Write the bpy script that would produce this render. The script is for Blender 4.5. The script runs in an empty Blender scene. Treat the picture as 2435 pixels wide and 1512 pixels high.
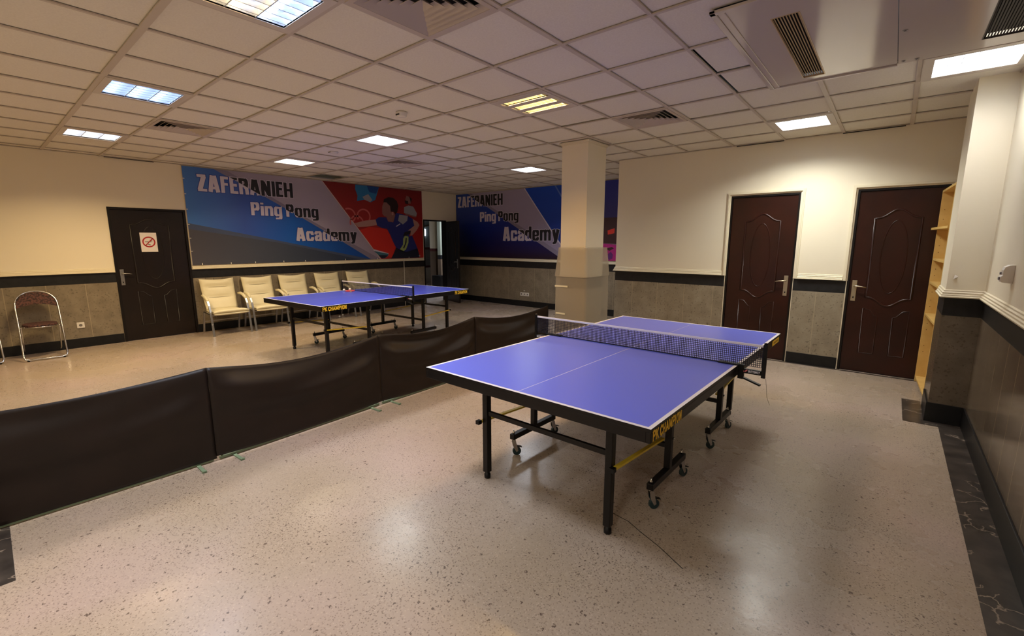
import bpy, bmesh, math, random
from mathutils import Vector, Matrix
random.seed(7)
PI = math.pi
COL = bpy.context.scene.collection
SC = bpy.context.scene

# ------------------------------------------------------------------ camera
F_PX, YAW, PITCH, CAMZ = 1074.17, 0.696, 0.1664, 1.559
cd = bpy.data.cameras.new('camera'); cam = bpy.data.objects.new('camera', cd); COL.objects.link(cam)
cd.sensor_width = 36.0; cd.lens = 36.0*F_PX/2435.0; cd.clip_start = 0.02; cd.clip_end = 100
fw = Vector((-math.sin(YAW)*math.cos(PITCH), math.cos(YAW)*math.cos(PITCH), -math.sin(PITCH)))
cam.location = (0, 0, CAMZ)
cam.rotation_euler = fw.to_track_quat('-Z', 'Y').to_euler()
SC.camera = cam
# ------------------------------------------------------------------ world, exposure
w = bpy.data.worlds.new('world'); SC.world = w; w.use_nodes = True
w.node_tree.nodes['Background'].inputs[0].default_value = (0.9, 0.92, 1, 1)
w.node_tree.nodes['Background'].inputs[1].default_value = 0.02
SC.view_settings.view_transform = 'Standard'; SC.view_settings.look = 'None'
SC.view_settings.gamma = 1; SC.view_settings.use_curve_mapping = False
SC.view_settings.exposure = 0.28
LAMP = 34.0            # watts of a ceiling light
GLOW = 9.0             # strength of the visible tubes and diffusers
CEIL = 2.8177
XL, XR, YF, YD, YB = -9.2, 0.607, 8.65, 6.78, -3.0     # left wall, right wall, far wall, door wall, rear wall
XJ = -3.46                                             # left end of the door wall
GX, GY = 0.0082, 0.2481                                # ceiling grid origin, 0.6 m tiles

# ------------------------------------------------------------------ materials
def srgb(*c):
    r = []
    for v in c:
        v /= 255.0
        r.append(v/12.92 if v <= 0.04045 else ((v+0.055)/1.055)**2.4)
    return (r[0], r[1], r[2], 1)
MATS = {}
def mat(name, col=(128,128,128), rough=0.5, metal=0.0, spec=0.5, noise=None, bump=None, emit=None, est=0, coat=0):
    if name in MATS: return MATS[name]
    m = bpy.data.materials.new(name); m.use_nodes = True; nt = m.node_tree
    b = nt.nodes['Principled BSDF']
    b.inputs['Base Color'].default_value = srgb(*col)
    b.inputs['Roughness'].default_value = rough; b.inputs['Metallic'].default_value = metal
    b.inputs['Specular IOR Level'].default_value = spec
    b.inputs['Coat Weight'].default_value = coat
    if emit:
        b.inputs['Emission Color'].default_value = srgb(*emit); b.inputs['Emission Strength'].default_value = est
    geo = None
    if noise or bump:
        geo = nt.nodes.new('ShaderNodeTexCoord')
    if noise:
        sc, c2, lo, hi = noise
        n = nt.nodes.new('ShaderNodeTexNoise'); n.inputs['Scale'].default_value = sc; n.inputs['Detail'].default_value = 5
        nt.links.new(geo.outputs['Object'], n.inputs['Vector'])
        r = nt.nodes.new('ShaderNodeValToRGB'); r.color_ramp.elements[0].position = lo; r.color_ramp.elements[1].position = hi
        r.color_ramp.elements[0].color = srgb(*c2); r.color_ramp.elements[1].color = srgb(*col)
        nt.links.new(n.outputs['Fac'], r.inputs['Fac']); nt.links.new(r.outputs['Color'], b.inputs['Base Color'])
    if bump:
        sc, st = bump
        n = nt.nodes.new('ShaderNodeTexNoise'); n.inputs['Scale'].default_value = sc; n.inputs['Detail'].default_value = 3
        nt.links.new(geo.outputs['Object'], n.inputs['Vector'])
        bp = nt.nodes.new('ShaderNodeBump'); bp.inputs['Strength'].default_value = st; bp.inputs['Distance'].default_value = 0.01
        nt.links.new(n.outputs['Fac'], bp.inputs['Height']); nt.links.new(bp.outputs['Normal'], b.inputs['Normal'])
    MATS[name] = m
    return m

def ramp(nt, src, stops):
    r = nt.nodes.new('ShaderNodeValToRGB'); cr = r.color_ramp
    cr.elements[0].position, cr.elements[0].color = stops[0][0], stops[0][1]
    cr.elements[1].position, cr.elements[1].color = stops[-1][0], stops[-1][1]
    for p, c in stops[1:-1]:
        e = cr.elements.new(p); e.color = c
    nt.links.new(src, r.inputs['Fac']); return r.outputs['Color']
def mixc(nt, fac, a, b, mode='MIX'):
    m = nt.nodes.new('ShaderNodeMix'); m.data_type = 'RGBA'; m.blend_type = mode
    for k, v in ((0, fac), (6, a), (7, b)):
        if isinstance(v, (int, float)): m.inputs[k].default_value = v
        elif isinstance(v, tuple): m.inputs[k].default_value = v
        else: nt.links.new(v, m.inputs[k])
    return m.outputs[2]
def mth(nt, op, a, b=None, c=None):
    m = nt.nodes.new('ShaderNodeMath'); m.operation = op
    for i, v in enumerate((a, b, c)):
        if v is None: continue
        if isinstance(v, (int, float)): m.inputs[i].default_value = v
        else: nt.links.new(v, m.inputs[i])
    return m.outputs[0]
def noise(nt, vec, scale, detail=4, rough=0.5):
    n = nt.nodes.new('ShaderNodeTexNoise'); n.inputs['Scale'].default_value = scale; n.inputs['Detail'].default_value = detail
    n.inputs['Roughness'].default_value = rough
    nt.links.new(vec, n.inputs['Vector']); return n.outputs['Fac']

def make_floor_mat():
    m = bpy.data.materials.new('terrazzo_floor'); m.use_nodes = True; nt = m.node_tree
    b = nt.nodes['Principled BSDF']; g = nt.nodes.new('ShaderNodeNewGeometry').outputs['Position']
    base = ramp(nt, noise(nt, g, 0.9, 3), [(0.35, srgb(156,140,120)), (0.5, srgb(162,146,130)), (0.68, srgb(172,152,142))])
    fine = noise(nt, g, 60, 3)
    base = mixc(nt, mth(nt, 'MULTIPLY', fine, 0.35), base, srgb(186,166,146))
    def chips(scale, thr, soft, rnd):
        v = nt.nodes.new('ShaderNodeTexVoronoi'); v.inputs['Scale'].default_value = scale
        wv = nt.nodes.new('ShaderNodeVectorMath'); wv.operation = 'ADD'
        nn = nt.nodes.new('ShaderNodeTexNoise'); nn.inputs['Scale'].default_value = scale*1.9; nt.links.new(g, nn.inputs['Vector'])
        sc = nt.nodes.new('ShaderNodeVectorMath'); sc.operation = 'SCALE'; sc.inputs['Scale'].default_value = 1.2/scale
        nt.links.new(nn.outputs['Color'], sc.inputs[0])
        nt.links.new(g, wv.inputs[0]); nt.links.new(sc.outputs[0], wv.inputs[1]); nt.links.new(wv.outputs[0], v.inputs['Vector'])
        d = mth(nt, 'LESS_THAN', v.outputs['Distance'], thr)
        sep = nt.nodes.new('ShaderNodeSeparateColor'); nt.links.new(v.outputs['Color'], sep.inputs[0])
        return mth(nt, 'MULTIPLY', d, mth(nt, 'LESS_THAN', sep.outputs[0], rnd))
    patch = ramp(nt, noise(nt, g, 1.3, 2), [(0.4, (0.45,0.45,0.45,1)), (0.6, (1,1,1,1))])
    dark = mth(nt, 'MULTIPLY', chips(88, 0.31, 0, 0.8), 0.66)
    dm = nt.nodes.new('ShaderNodeMath'); dm.operation = 'MULTIPLY'; nt.links.new(dark, dm.inputs[0]); nt.links.new(patch, dm.inputs[1])
    c = mixc(nt, dm.outputs[0], base, srgb(84,66,58))
    c = mixc(nt, mth(nt, 'MULTIPLY', chips(40, 0.24, 0, 0.22), 0.8), c, srgb(78,62,54))
    c = mixc(nt, mth(nt, 'MULTIPLY', chips(85, 0.28, 0, 0.4), 0.35), c, srgb(206,184,166))
    nt.links.new(c, b.inputs['Base Color'])
    rr = nt.nodes.new('ShaderNodeMapRange'); nt.links.new(noise(nt, g, 1.7, 4), rr.inputs[0])
    rr.inputs[1].default_value = 0.3; rr.inputs[2].default_value = 0.7; rr.inputs[3].default_value = 0.19; rr.inputs[4].default_value = 0.36
    nt.links.new(rr.outputs[0], b.inputs['Roughness'])
    b.inputs['Specular IOR Level'].default_value = 0.3
    bp = nt.nodes.new('ShaderNodeBump'); bp.inputs['Strength'].default_value = 0.05; bp.inputs['Distance'].default_value = 0.01
    nt.links.new(noise(nt, g, 30, 4), bp.inputs['Height']); nt.links.new(bp.outputs['Normal'], b.inputs['Normal'])
    return m

def make_stone(name, s0, cols, rough, pitch=0.415):
    m = bpy.data.materials.new(name); m.use_nodes = True; nt = m.node_tree
    b = nt.nodes['Principled BSDF']; g = nt.nodes.new('ShaderNodeNewGeometry').outputs['Position']
    n1 = noise(nt, g, 5, 6, 0.65); base = ramp(nt, n1, [(0.3, srgb(*cols[0])), (0.5, srgb(*cols[1])), (0.7, srgb(*cols[2]))])
    pits = ramp(nt, noise(nt, g, 42, 4), [(0.34, (1,1,1,1)), (0.40, (0,0,0,1))])
    base = mixc(nt, mth(nt, 'MULTIPLY', pits, 0.6), base, srgb(74,64,52))
    sx = nt.nodes.new('ShaderNodeSeparateXYZ'); nt.links.new(g, sx.inputs[0])
    s = mth(nt, 'ADD', sx.outputs[0], sx.outputs[1])
    t = mth(nt, 'DIVIDE', mth(nt, 'SUBTRACT', s, s0), pitch)
    fr = mth(nt, 'ABSOLUTE', mth(nt, 'SUBTRACT', mth(nt, 'FRACT', mth(nt, 'ADD', t, 0.5)), 0.5))
    j = mth(nt, 'LESS_THAN', fr, 0.010)
    slab = noise(nt, mul1(nt, mth(nt, 'FLOOR', t)), 3.1, 1)
    base = mixc(nt, mth(nt, 'MULTIPLY', slab, 0.35), base, srgb(*cols[0]))
    c = mixc(nt, mth(nt, 'MULTIPLY', j, 0.6), base, srgb(176,160,132))
    nt.links.new(c, b.inputs['Base Color']); b.inputs['Roughness'].default_value = rough
    return m
def mul1(nt, v):
    c = nt.nodes.new('ShaderNodeCombineXYZ'); nt.links.new(v, c.inputs[0]); return c.outputs[0]

def make_marble():
    m = bpy.data.materials.new('dark_marble'); m.use_nodes = True; nt = m.node_tree
    b = nt.nodes['Principled BSDF']; g = nt.nodes.new('ShaderNodeNewGeometry').outputs['Position']
    wv = nt.nodes.new('ShaderNodeTexNoise'); wv.inputs['Scale'].default_value = 6; wv.inputs['Detail'].default_value = 6; nt.links.new(g, wv.inputs['Vector'])
    sc = nt.nodes.new('ShaderNodeVectorMath'); sc.operation = 'SCALE'; sc.inputs['Scale'].default_value = 0.25; nt.links.new(wv.outputs['Color'], sc.inputs[0])
    ad = nt.nodes.new('ShaderNodeVectorMath'); nt.links.new(g, ad.inputs[0]); nt.links.new(sc.outputs[0], ad.inputs[1])
    v = nt.nodes.new('ShaderNodeTexVoronoi'); v.feature = 'DISTANCE_TO_EDGE'; v.inputs['Scale'].default_value = 6.5; nt.links.new(ad.outputs[0], v.inputs['Vector'])
    vein = ramp(nt, v.outputs['Distance'], [(0.0, (1,1,1,1)), (0.035, (0,0,0,1))])
    f = mth(nt, 'MULTIPLY', vein, mth(nt, 'GREATER_THAN', noise(nt, g, 3.3, 2), 0.5))
    base = ramp(nt, noise(nt, g, 9, 5), [(0.3, srgb(46,41,38)), (0.7, srgb(76,68,62))])
    nt.links.new(mixc(nt, mth(nt, 'MULTIPLY', f, 0.7), base, srgb(168,150,132)), b.inputs['Base Color'])
    b.inputs['Roughness'].default_value = 0.28
    return m

M_FLOOR = make_floor_mat()
ST = ((118,106,88), (134,122,102), (150,138,116))
M_STONE_L = make_stone('stone_cladding_left', -8.535, ST, 0.42)
M_STONE_F = make_stone('stone_cladding_far', 0.05, ST, 0.42)
M_STONE_D = make_stone('stone_cladding_doors', 6.09, ((128,118,100), (146,134,114), (160,150,130)), 0.42, 0.41)
M_STONE_R = make_stone('stone_cladding_right', 5.60, ((96,86,72), (110,99,84), (124,112,96)), 0.17, 0.32)
M_MARBLE = make_marble()
M_CREAM = mat('cream_wall_paint', (236,226,202), 0.5, spec=0.3, bump=(180, 0.04))
M_BAND = mat('dark_stone_band', (38,38,40), 0.4, spec=.3, noise=(14, (29,28,29), 0.3, 0.7))
M_BASE = mat('black_stone_baseboard', (27,27,29), 0.36, spec=.3, noise=(14, (20,20,22), 0.3, 0.7))
M_TRIM = mat('cream_trim_paint', (228,217,190), 0.4)
M_TILE = mat('ceiling_tile_board', (232,226,212), 0.9, spec=0.1, noise=(90, (224,217,203), 0.3, 0.7), bump=(260, 0.12))
M_TBAR = mat('ceiling_grid_metal', (196,184,170), 0.5)
M_DARK = mat('dark_void', (22,20,19), 0.9)
M_BLACKM = mat('black_powder_coated_steel', (16,12,11), 0.4, spec=.3)
M_BLACKP = mat('black_plastic', (13,12,13), 0.45, spec=.3)
M_CHROME = mat('chrome', (205,205,205), 0.16, metal=1)
M_SILVER = mat('brushed_silver_metal', (176,174,172), 0.3, metal=0.9)
M_YELLOW = mat('yellow_paint', (244,208,58), 0.4)
M_LETTER = mat('orange_yellow_lettering', (255,206,50), 0.5)
M_WHITEP = mat('white_plastic', (226,220,210), 0.4)
M_BLUE = mat('blue_table_coating', (112,124,238), 0.28, spec=0.5, bump=(900, 0.02))
M_LINE = mat('white_table_line', (242,238,242), 0.4)
M_GREEN = mat('pale_green_painted_steel', (124,144,116), 0.5)
M_FABRIC = mat('dark_brown_vinyl_cloth', (34,23,17), 0.46, spec=0.32, bump=(500, 0.08), noise=(4, (27,18,13), 0.3, 0.7))
M_LEATHER = mat('cream_leatherette', (233,223,188), 0.42, spec=0.4, noise=(6, (226,214,176), 0.3, 0.7))
M_LSEAM = mat('leatherette_seam', (120,104,66), 0.6)
M_DOORR = mat('dark_red_brown_door', (50,18,10), 0.3, spec=.4, noise=(3, (38,14,8), 0.35, 0.65))
M_DOORD = mat('very_dark_brown_door', (27,17,13), 0.33, spec=.4, noise=(3, (20,13,10), 0.35, 0.65))
M_JAMB = mat('black_door_frame', (18,13,12), 0.4, spec=.3)
M_PINE = mat('pine_board', (224,188,116), 0.5, noise=(7, (206,166,92), 0.3, 0.75))
M_BRONZE = mat('worn_brass_handle', (190,176,150), 0.3, metal=0.8)
M_GLOSS = mat('glossy_white_sheet', (206,196,184), 0.12, spec=0.5, bump=(1.6, 0.25))
M_PAPER = mat('white_sign_board', (232,224,220), 0.5)
M_RED = mat('red_print', (176,30,30), 0.5)
M_NET = mat('dark_blue_net_cord', (14,14,38), 0.7)
M_BALL = mat('cream_celluloid_ball', (238,230,210), 0.35)
M_RUBBER = mat('red_rubber', (206,70,66), 0.6)

# ------------------------------------------------------------------ helpers
def bx(bm, x0, x1, y0, y1, z0, z1, mi=0):
    if x1 < x0: x0, x1 = x1, x0
    if y1 < y0: y0, y1 = y1, y0
    if z1 < z0: z0, z1 = z1, z0
    v = [bm.verts.new(p) for p in ((x0,y0,z0),(x1,y0,z0),(x1,y1,z0),(x0,y1,z0),(x0,y0,z1),(x1,y0,z1),(x1,y1,z1),(x0,y1,z1))]
    for f in ((3,2,1,0),(4,5,6,7),(0,1,5,4),(1,2,6,5),(2,3,7,6),(3,0,4,7)):
        q = bm.faces.new([v[i] for i in f]); q.material_index = mi
    return v
def bar(bm, a, b, w, h, mi=0, up=(0,0,1)):
    a, b = Vector(a), Vector(b); d = (b-a).normalized(); u = Vector(up)
    if abs(d.dot(u)) > 0.95: u = Vector((1,0,0))
    s = d.cross(u).normalized(); t = s.cross(d).normalized()
    vs = []
    for p in (a, b):
        for i, j in ((-1,-1),(1,-1),(1,1),(-1,1)):
            vs.append(bm.verts.new(p + s*(w/2*i) + t*(h/2*j)))
    for f in ((3,2,1,0),(4,5,6,7),(0,1,5,4),(1,2,6,5),(2,3,7,6),(3,0,4,7)):
        q = bm.faces.new([vs[i] for i in f]); q.material_index = mi
def tube(bm, pts, r, n=8, mi=0, closed=False, caps=True):
    pts = [Vector(p) for p in pts]; N = len(pts); rings = []; prev = None
    for i, p in enumerate(pts):
        if closed: d = (pts[(i+1) % N]-pts[i-1]).normalized()
        elif i == 0: d = (pts[1]-p).normalized()
        elif i == N-1: d = (p-pts[i-1]).normalized()
        else: d = ((pts[i+1]-p).normalized()+(p-pts[i-1]).normalized()).normalized()
        if prev is None:
            u = Vector((0,0,1)) if abs(d.z) < 0.9 else Vector((1,0,0))
            s = d.cross(u).normalized()
        else:
            s = (prev - d*prev.dot(d)).normalized()
        prev = s; t = d.cross(s)
        rr = r[i] if isinstance(r, (list, tuple)) else r
        rings.append([bm.verts.new(p + s*(rr*math.cos(2*PI*k/n)) + t*(rr*math.sin(2*PI*k/n))) for k in range(n)])
    M = N if closed else N-1
    for i in range(M):
        A, B = rings[i], rings[(i+1) % N]
        off = 0
        if closed and i == N-1:
            off = min(range(n), key=lambda o: (B[o].co-A[0].co).length)
        for k in range(n):
            f = bm.faces.new((A[k], A[(k+1) % n], B[(k+1+off) % n], B[(k+off) % n])); f.material_index = mi; f.smooth = True
    if caps and not closed:
        for R in (rings[0][::-1], rings[-1]):
            f = bm.faces.new(R); f.material_index = mi
def lathe(bm, prof, cx=0, cy=0, n=24, mi=0, axis='z'):
    rings = []
    for r, z in prof:
        rings.append([bm.verts.new((cx+r*math.cos(2*PI*k/n), cy+r*math.sin(2*PI*k/n), z)) for k in range(n)])
    for A, B in zip(rings, rings[1:]):
        for k in range(n):
            f = bm.faces.new((A[k], A[(k+1) % n], B[(k+1) % n], B[k])); f.material_index = mi; f.smooth = True
    if prof[0][0] > 1e-5: bm.faces.new(rings[0][::-1]).material_index = mi
    if prof[-1][0] > 1e-5: bm.faces.new(rings[-1]).material_index = mi
def poly(bm, pts, mi=0):
    f = bm.faces.new([bm.verts.new(p) for p in pts]); f.material_index = mi; return f
def obj(name, bm, mats, parent=None, loc=(0,0,0), rot=(0,0,0), bevel=0, recalc=True, solid=0, subd=0, smooth=False):
    if recalc: bmesh.ops.recalc_face_normals(bm, faces=bm.faces[:])
    if smooth:
        for f in bm.faces: f.smooth = True
    me = bpy.data.meshes.new(name); bm.to_mesh(me); bm.free()
    if not isinstance(mats, (list, tuple)): mats = [mats]
    for m in mats: me.materials.append(m)
    o = bpy.data.objects.new(name, me); COL.objects.link(o)
    o.location = loc; o.rotation_euler = rot
    if parent: o.parent = parent
    if solid:
        s = o.modifiers.new('s', 'SOLIDIFY'); s.thickness = solid; s.offset = 0
    if subd:
        s = o.modifiers.new('u', 'SUBSURF'); s.levels = subd; s.render_levels = subd
    if bevel:
        b = o.modifiers.new('b', 'BEVEL'); b.width = bevel; b.segments = 2; b.limit_method = 'ANGLE'; b.angle_limit = math.radians(40)
    return o
def B(): return bmesh.new()
def thing(name, label, cat, loc=(0,0,0), rz=0, group=None):
    o = bpy.data.objects.new(name, None); COL.objects.link(o); o.empty_display_size = 0.1
    o.location = loc; o.rotation_euler = (0,0,rz); tag(o, label, cat, group); return o
def tag(o, label, cat, group=None):
    o['label'] = label; o['category'] = cat
    if group: o['group'] = group
    return o
def struct(o): o['kind'] = 'structure'; return o
def copy_tree(o, parent=None):
    c = o.copy(); COL.objects.link(c)
    if parent: c.parent = parent
    for ch in list(o.children): copy_tree(ch, c)
    return c

# ------------------------------------------------------------------ room shell
ZB, Z0, Z1 = 0.14, 0.945, 1.097       # baseboard top, stone top, dark band top
ZT = 3.3
def wall_box(bm, x0, x1, y0, y1, z0=0, z1=ZT):
    for a, b, mi in ((0, Z0, 0), (Z0, Z1, 1), (Z1, ZT, 2)):
        lo, hi = max(a, z0), min(b, z1)
        if hi > lo: bx(bm, x0, x1, y0, y1, lo, hi, mi)
def wall(name, boxes, stone):
    bm = B()
    for b_ in boxes: wall_box(bm, *b_)
    return struct(obj(name, bm, [stone, M_BAND, M_CREAM]))
bm = B(); bx(bm, XL-4.2, XR+0.2, YB-0.2, 13.2, -0.12, 0); struct(obj('floor', bm, M_FLOOR))
DL = (1.445, 2.445, 2.088)         # left door opening  y0, y1, top
DW = (7.505, 8.275, 2.122)         # open doorway
wall('wall_left', [(XL-.15, XL, YB-.15, DL[0]), (XL-.15, XL, DL[0], DL[1], DL[2], ZT), (XL-.15, XL, DL[1], DW[0]),
                   (XL-.15, XL, DW[0], DW[1], DW[2], ZT), (XL-.15, XL, DW[1], YF)], M_STONE_L)
wall('wall_back', [(XL-.15, XJ+.15, YF, YF+.15)], M_STONE_F)
D1 = (-1.768, -0.958, 2.172); D2 = (-0.388, 0.400, 2.165)
wall('wall_doors', [(XJ, D1[0], YD, YD+.12), (D1[0], D1[1], YD, YD+.12, D1[2], ZT), (D1[1], D2[0], YD, YD+.12),
                    (D2[0], D2[1], YD, YD+.12, D2[2], ZT), (D2[1], XR, YD, YD+.12), (XJ, XJ+.12, YD+.12, YF)], M_STONE_D)
wall('wall_right', [(XR, XR+.15, YB-.15, YD+.12)], M_STONE_R)
wall('wall_rear', [(XL, XR, YB-.15, YB)], M_STONE_L)
PX0, PY0, PY1 = 0.374, 5.27, 5.84
wall('wall_pillar', [(PX0, XR, PY0, PY1)], M_STONE_R)
CX0, CX1, CY0, CY1 = -3.452, -3.066, 5.155, 5.62
wall('wall_column', [(CX0, CX1, CY0, CY1)], M_STONE_D)
# dark room seen behind the two closed doors is never visible; the doors close the openings

# baseboards
def baseboard(name, boxes):
    bm = B()
    for b_ in boxes: bx(bm, *b_)
    struct(obj(name, bm, M_BASE, bevel=0.002))
baseboard('baseboard_left', [(XL, XL+.012, YB, DL[0]-.005, 0, ZB), (XL, XL+.012, DL[1]+.005, DW[0]-.03, 0, ZB), (XL, XL+.012, DW[1]+.03, YF, 0, ZB)])
baseboard('baseboard_back', [(XL+.012, XJ, YF-.012, YF, 0, ZB)])
baseboard('baseboard_doors', [(XJ, D1[0]-.02, YD-.012, YD, 0, ZB), (D1[1]+.01, D2[0]-.015, YD-.012, YD, 0, ZB), (XJ-.012, XJ, YD-.012, YF-.012, 0, ZB)])
baseboard('baseboard_right', [(XR-.012, XR, YB, PY0-.012, 0, ZB+.03), (PX0-.012, XR-.012, PY0-.012, PY0, 0, ZB+.03), (PX0-.012, PX0, PY0, PY1-.1, 0, ZB+.03)])

# chair rail mouldings: a stepped profile swept along each wall
def rail(name, path, side):
    """path: list of (x,y) along the wall face; side: +1 / -1 the room lies left / right of the direction"""
    prof = [(0,1.097), (.030,1.099), (.032,1.108), (.024,1.114), (.024,1.124), (.016,1.130), (.018,1.142), (.010,1.150), (.010,1.160), (0,1.166)]
    bm = B(); P = [Vector((p[0], p[1], 0)) for p in path]; rows = []
    for i, p in enumerate(P):
        ds = []
        if i > 0: ds.append((p-P[i-1]).normalized())
        if i < len(P)-1: ds.append((P[i+1]-p).normalized())
        ns = [Vector((-d.y, d.x, 0))*side for d in ds]
        n = ns[0] if len(ns) == 1 else (ns[0]+ns[1])/(1+ns[0].dot(ns[1]))
        rows.append([bm.verts.new((p.x+n.x*o, p.y+n.y*o, z)) for o, z in prof])
    for a, b_ in zip(rows, rows[1:]):
        for k in range(len(prof)-1): bm.faces.new((a[k], a[k+1], b_[k+1], b_[k]))
    bm.faces.new(rows[0]); bm.faces.new(rows[-1][::-1])
    struct(obj(name, bm, M_TRIM))
rail('trim_1', [(XL, YB+.01), (XL, DL[0]-.012)], -1)
rail('trim_2', [(XL, DL[1]+.012), (XL, DW[0]-.04)], -1)
rail('trim_3', [(XL, DW[1]+.04), (XL, YF), (XJ, YF), (XJ, YD), (D1[0]-.05, YD)], -1)
rail('trim_4', [(D1[1]+.05, YD), (D2[0]-.05, YD)], -1)
rail('trim_5', [(PX0, PY1-.02), (PX0, PY0), (XR, PY0), (XR, YB)], -1)
# stepped casings round the two red-brown doors, from the rail up and over
def casing(name, x0, x1, top, y):
    bm = B(); steps = ((.006, .018, .010), (.018, .032, .026), (.032, .046, .016))
    for a, b_, d in steps:
        bx(bm, x0-b_, x0-a, y-d, y, 1.10, top+b_)
        bx(bm, x1+a, x1+b_, y-d, y, 1.10, top+b_)
        bx(bm, x0-a, x1+a, y-d, y, top+a, top+b_)
    bx(bm, x0-.012, x0-.004, y-.006, y, 0, 1.10); bx(bm, x1+.004, x1+.010, y-.006, y, 0, 1.10)
    struct(obj(name, bm, M_TRIM))
casing('trim_6', D1[0], D1[1], D1[2], YD)
casing('trim_7', D2[0], D2[1], D2[2], YD)
# ceiling collar of the column
bm = B()
for d, z in ((.012, CEIL-.030), (.03, CEIL-.014)):
    bx(bm, CX0-d, CX1+d, CY0-d, CY1+d, z, z+.016)
struct(obj('trim_8', bm, M_TRIM))
# dark marble strips let into the floor along the right wall, pillar and door wall
bm = B(); zt = .0015
for x0, x1, y0, y1 in ((0.452, XR-.012, YB, 5.14), (0.22, PX0-.012, 5.135, 5.885), (PX0-.012, XR-.012, 5.14, PY0-.012)):
    poly(bm, [(x0,y0,zt),(x1,y0,zt),(x1,y1,zt),(x0,y1,zt)])
poly(bm, [(-1.80,YD-.06,zt),(0.38,YD-.06,zt),(0.38,YD-.012,zt),(-1.80,YD-.012,zt)])
poly(bm, [(-3.62,YB,zt),(-2.985,YB,zt),(-2.985,-.045,zt),(-3.55,-.038,zt),(-3.62,-.038,zt)])
struct(obj('trim_9', bm, M_MARBLE))
# a hairline crack in the floor beside the near table
bm = B(); pts = [(-1.13,2.235),(-1.08,2.224),(-.99,2.212),(-.90,2.168),(-.77,2.113),(-.62,2.03)]
for a, b_ in zip(pts, pts[1:]): bar(bm, (*a,.0004), (*b_,.0004), .004, .0008)
struct(obj('trim_10', bm, M_DARK))

# ------------------------------------------------------------------ ceiling
LIGHT_CELLS = {(-5,1):'tube', (-9,1):'tube', (-13,1):'tube', (-13,5):'white', (-9,5):'white', (-5,5):'warm', (-9,10):'white', (-2,9):'white', (0,7):'white',
               (-1,-3):'white', (-5,-4):'white', (-9,-4):'white'}  # extra unseen fixtures added behind the camera as fill light
VENT_CELLS = [(-4,2), (-11,2), (-11,7), (-4,7)]
HOLE = (-15,7)
HX0, HX1, HY0, HY1 = -0.905, XR-.005, 2.83, 4.442       # access panels
def cell(i, j): return GX+.6*i, GX+.6*(i+1), GY+.6*j, GY+.6*(j+1)
skip = set(LIGHT_CELLS) | set(VENT_CELLS) | {HOLE}
SLITS = {(-2,5):(.014,0,0,.012), (-2,6):(.016,0,.012,0), (-3,7):(0,0,0,.013), (-4,5):(0,0,0,.015), (-5,6):(0,0,0,.018), (-3,5):(0,0,0,0), (-1,10):(0,0,0,.0)}
bm = B(); zt = CEIL+.013
for i in range(-16, 2):
    for j in range(-6, 15):
        if (i, j) in skip: continue
        x0, x1, y0, y1 = cell(i, j)
        s = SLITS.get((i, j), (0,0,0,0)); h = .011
        if s[0]: x0 += h+s[0]
        if s[1]: x1 -= h+s[1]
        if s[2]: y0 += h+s[2]
        if s[3]: y1 -= h+s[3]
        x0, x1, y0, y1 = max(x0, XL), min(x1, XR), max(y0, YB), min(y1, YF)
        if x1-x0 < .01 or y1-y0 < .01: continue
        if x0 >= XJ-.05 and y0 > YD: continue
        # cut out the access panel area
        parts = [(x0,x1,y0,y1)]
        if x1 > HX0 and y1 > HY0 and y0 < HY1:
            parts = []
            if x0 < HX0: parts.append((x0, HX0, y0, y1))
            xx = max(x0, HX0)
            if y0 < HY0: parts.append((xx, x1, y0, HY0))
            if y1 > HY1: parts.append((xx, x1, HY1, y1))
        for a, b_, c, d in parts:
            if b_-a > .005 and d-c > .005: bx(bm, a, b_, c, d, zt, zt+.012, 0)
# T-bars
HW = .012
def barx(y, x0, x1, w=HW):
    segs = [(x0, x1)]
    if HY0 < y < HY1: segs = [(x0, HX0)]
    for a, b_ in segs:
        if b_ > a: bx(bm, a, b_, y-w, y+w, CEIL, CEIL+.008, 1)
def bary(x, y0, y1, w=HW):
    segs = [(y0, y1)]
    if x > HX0: segs = [(y0, HY0), (HY1, y1)]
    for a, b_ in segs:
        if b_ > a: bx(bm, x-w, x+w, a, b_, CEIL+.001, CEIL+.009, 1)
for j in range(-5, 15):
    y = GY+.6*j
    if y < YB or y > YF-.02: continue
    barx(y, XL, XR if y < YD else XJ, .020 if j == 1 else HW)
for i in range(-15, 2):
    x = GX+.6*i
    if x < XL+.02 or x > XR: continue
    bary(x, YB, YF if x < XJ else YD, .017 if i in (0,-1,-3) else HW)
bx(bm, XL, XL+.018, YB, YF, CEIL, CEIL+.008, 1); bx(bm, XR-.018, XR, YB, YD, CEIL, CEIL+.008, 1)
bx(bm, XJ, XR, YD-.018, YD, CEIL, CEIL+.008, 1); bx(bm, XL, XJ, YF-.018, YF, CEIL, CEIL+.008, 1)
bx(bm, XL-.15, XR+.15, YB-.15, YF+.15, 3.3, 3.4, 2)
for x0, x1, y0, y1 in ((XL+.001, XL+.020, 1.50, 2.10), (-.60, -.04, YD-.02, YD-.001), (-1.75, -1.20, YD-.019, YD-.001), (XL+.002, XL+.6, 7.0, 7.004)):
    bx(bm, x0, x1, y0, y1, CEIL-.006, CEIL+.001, 2)      # dark slits where edge tiles sit badly
struct(obj('ceiling', bm, [M_TILE, M_TBAR, M_DARK]))

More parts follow.
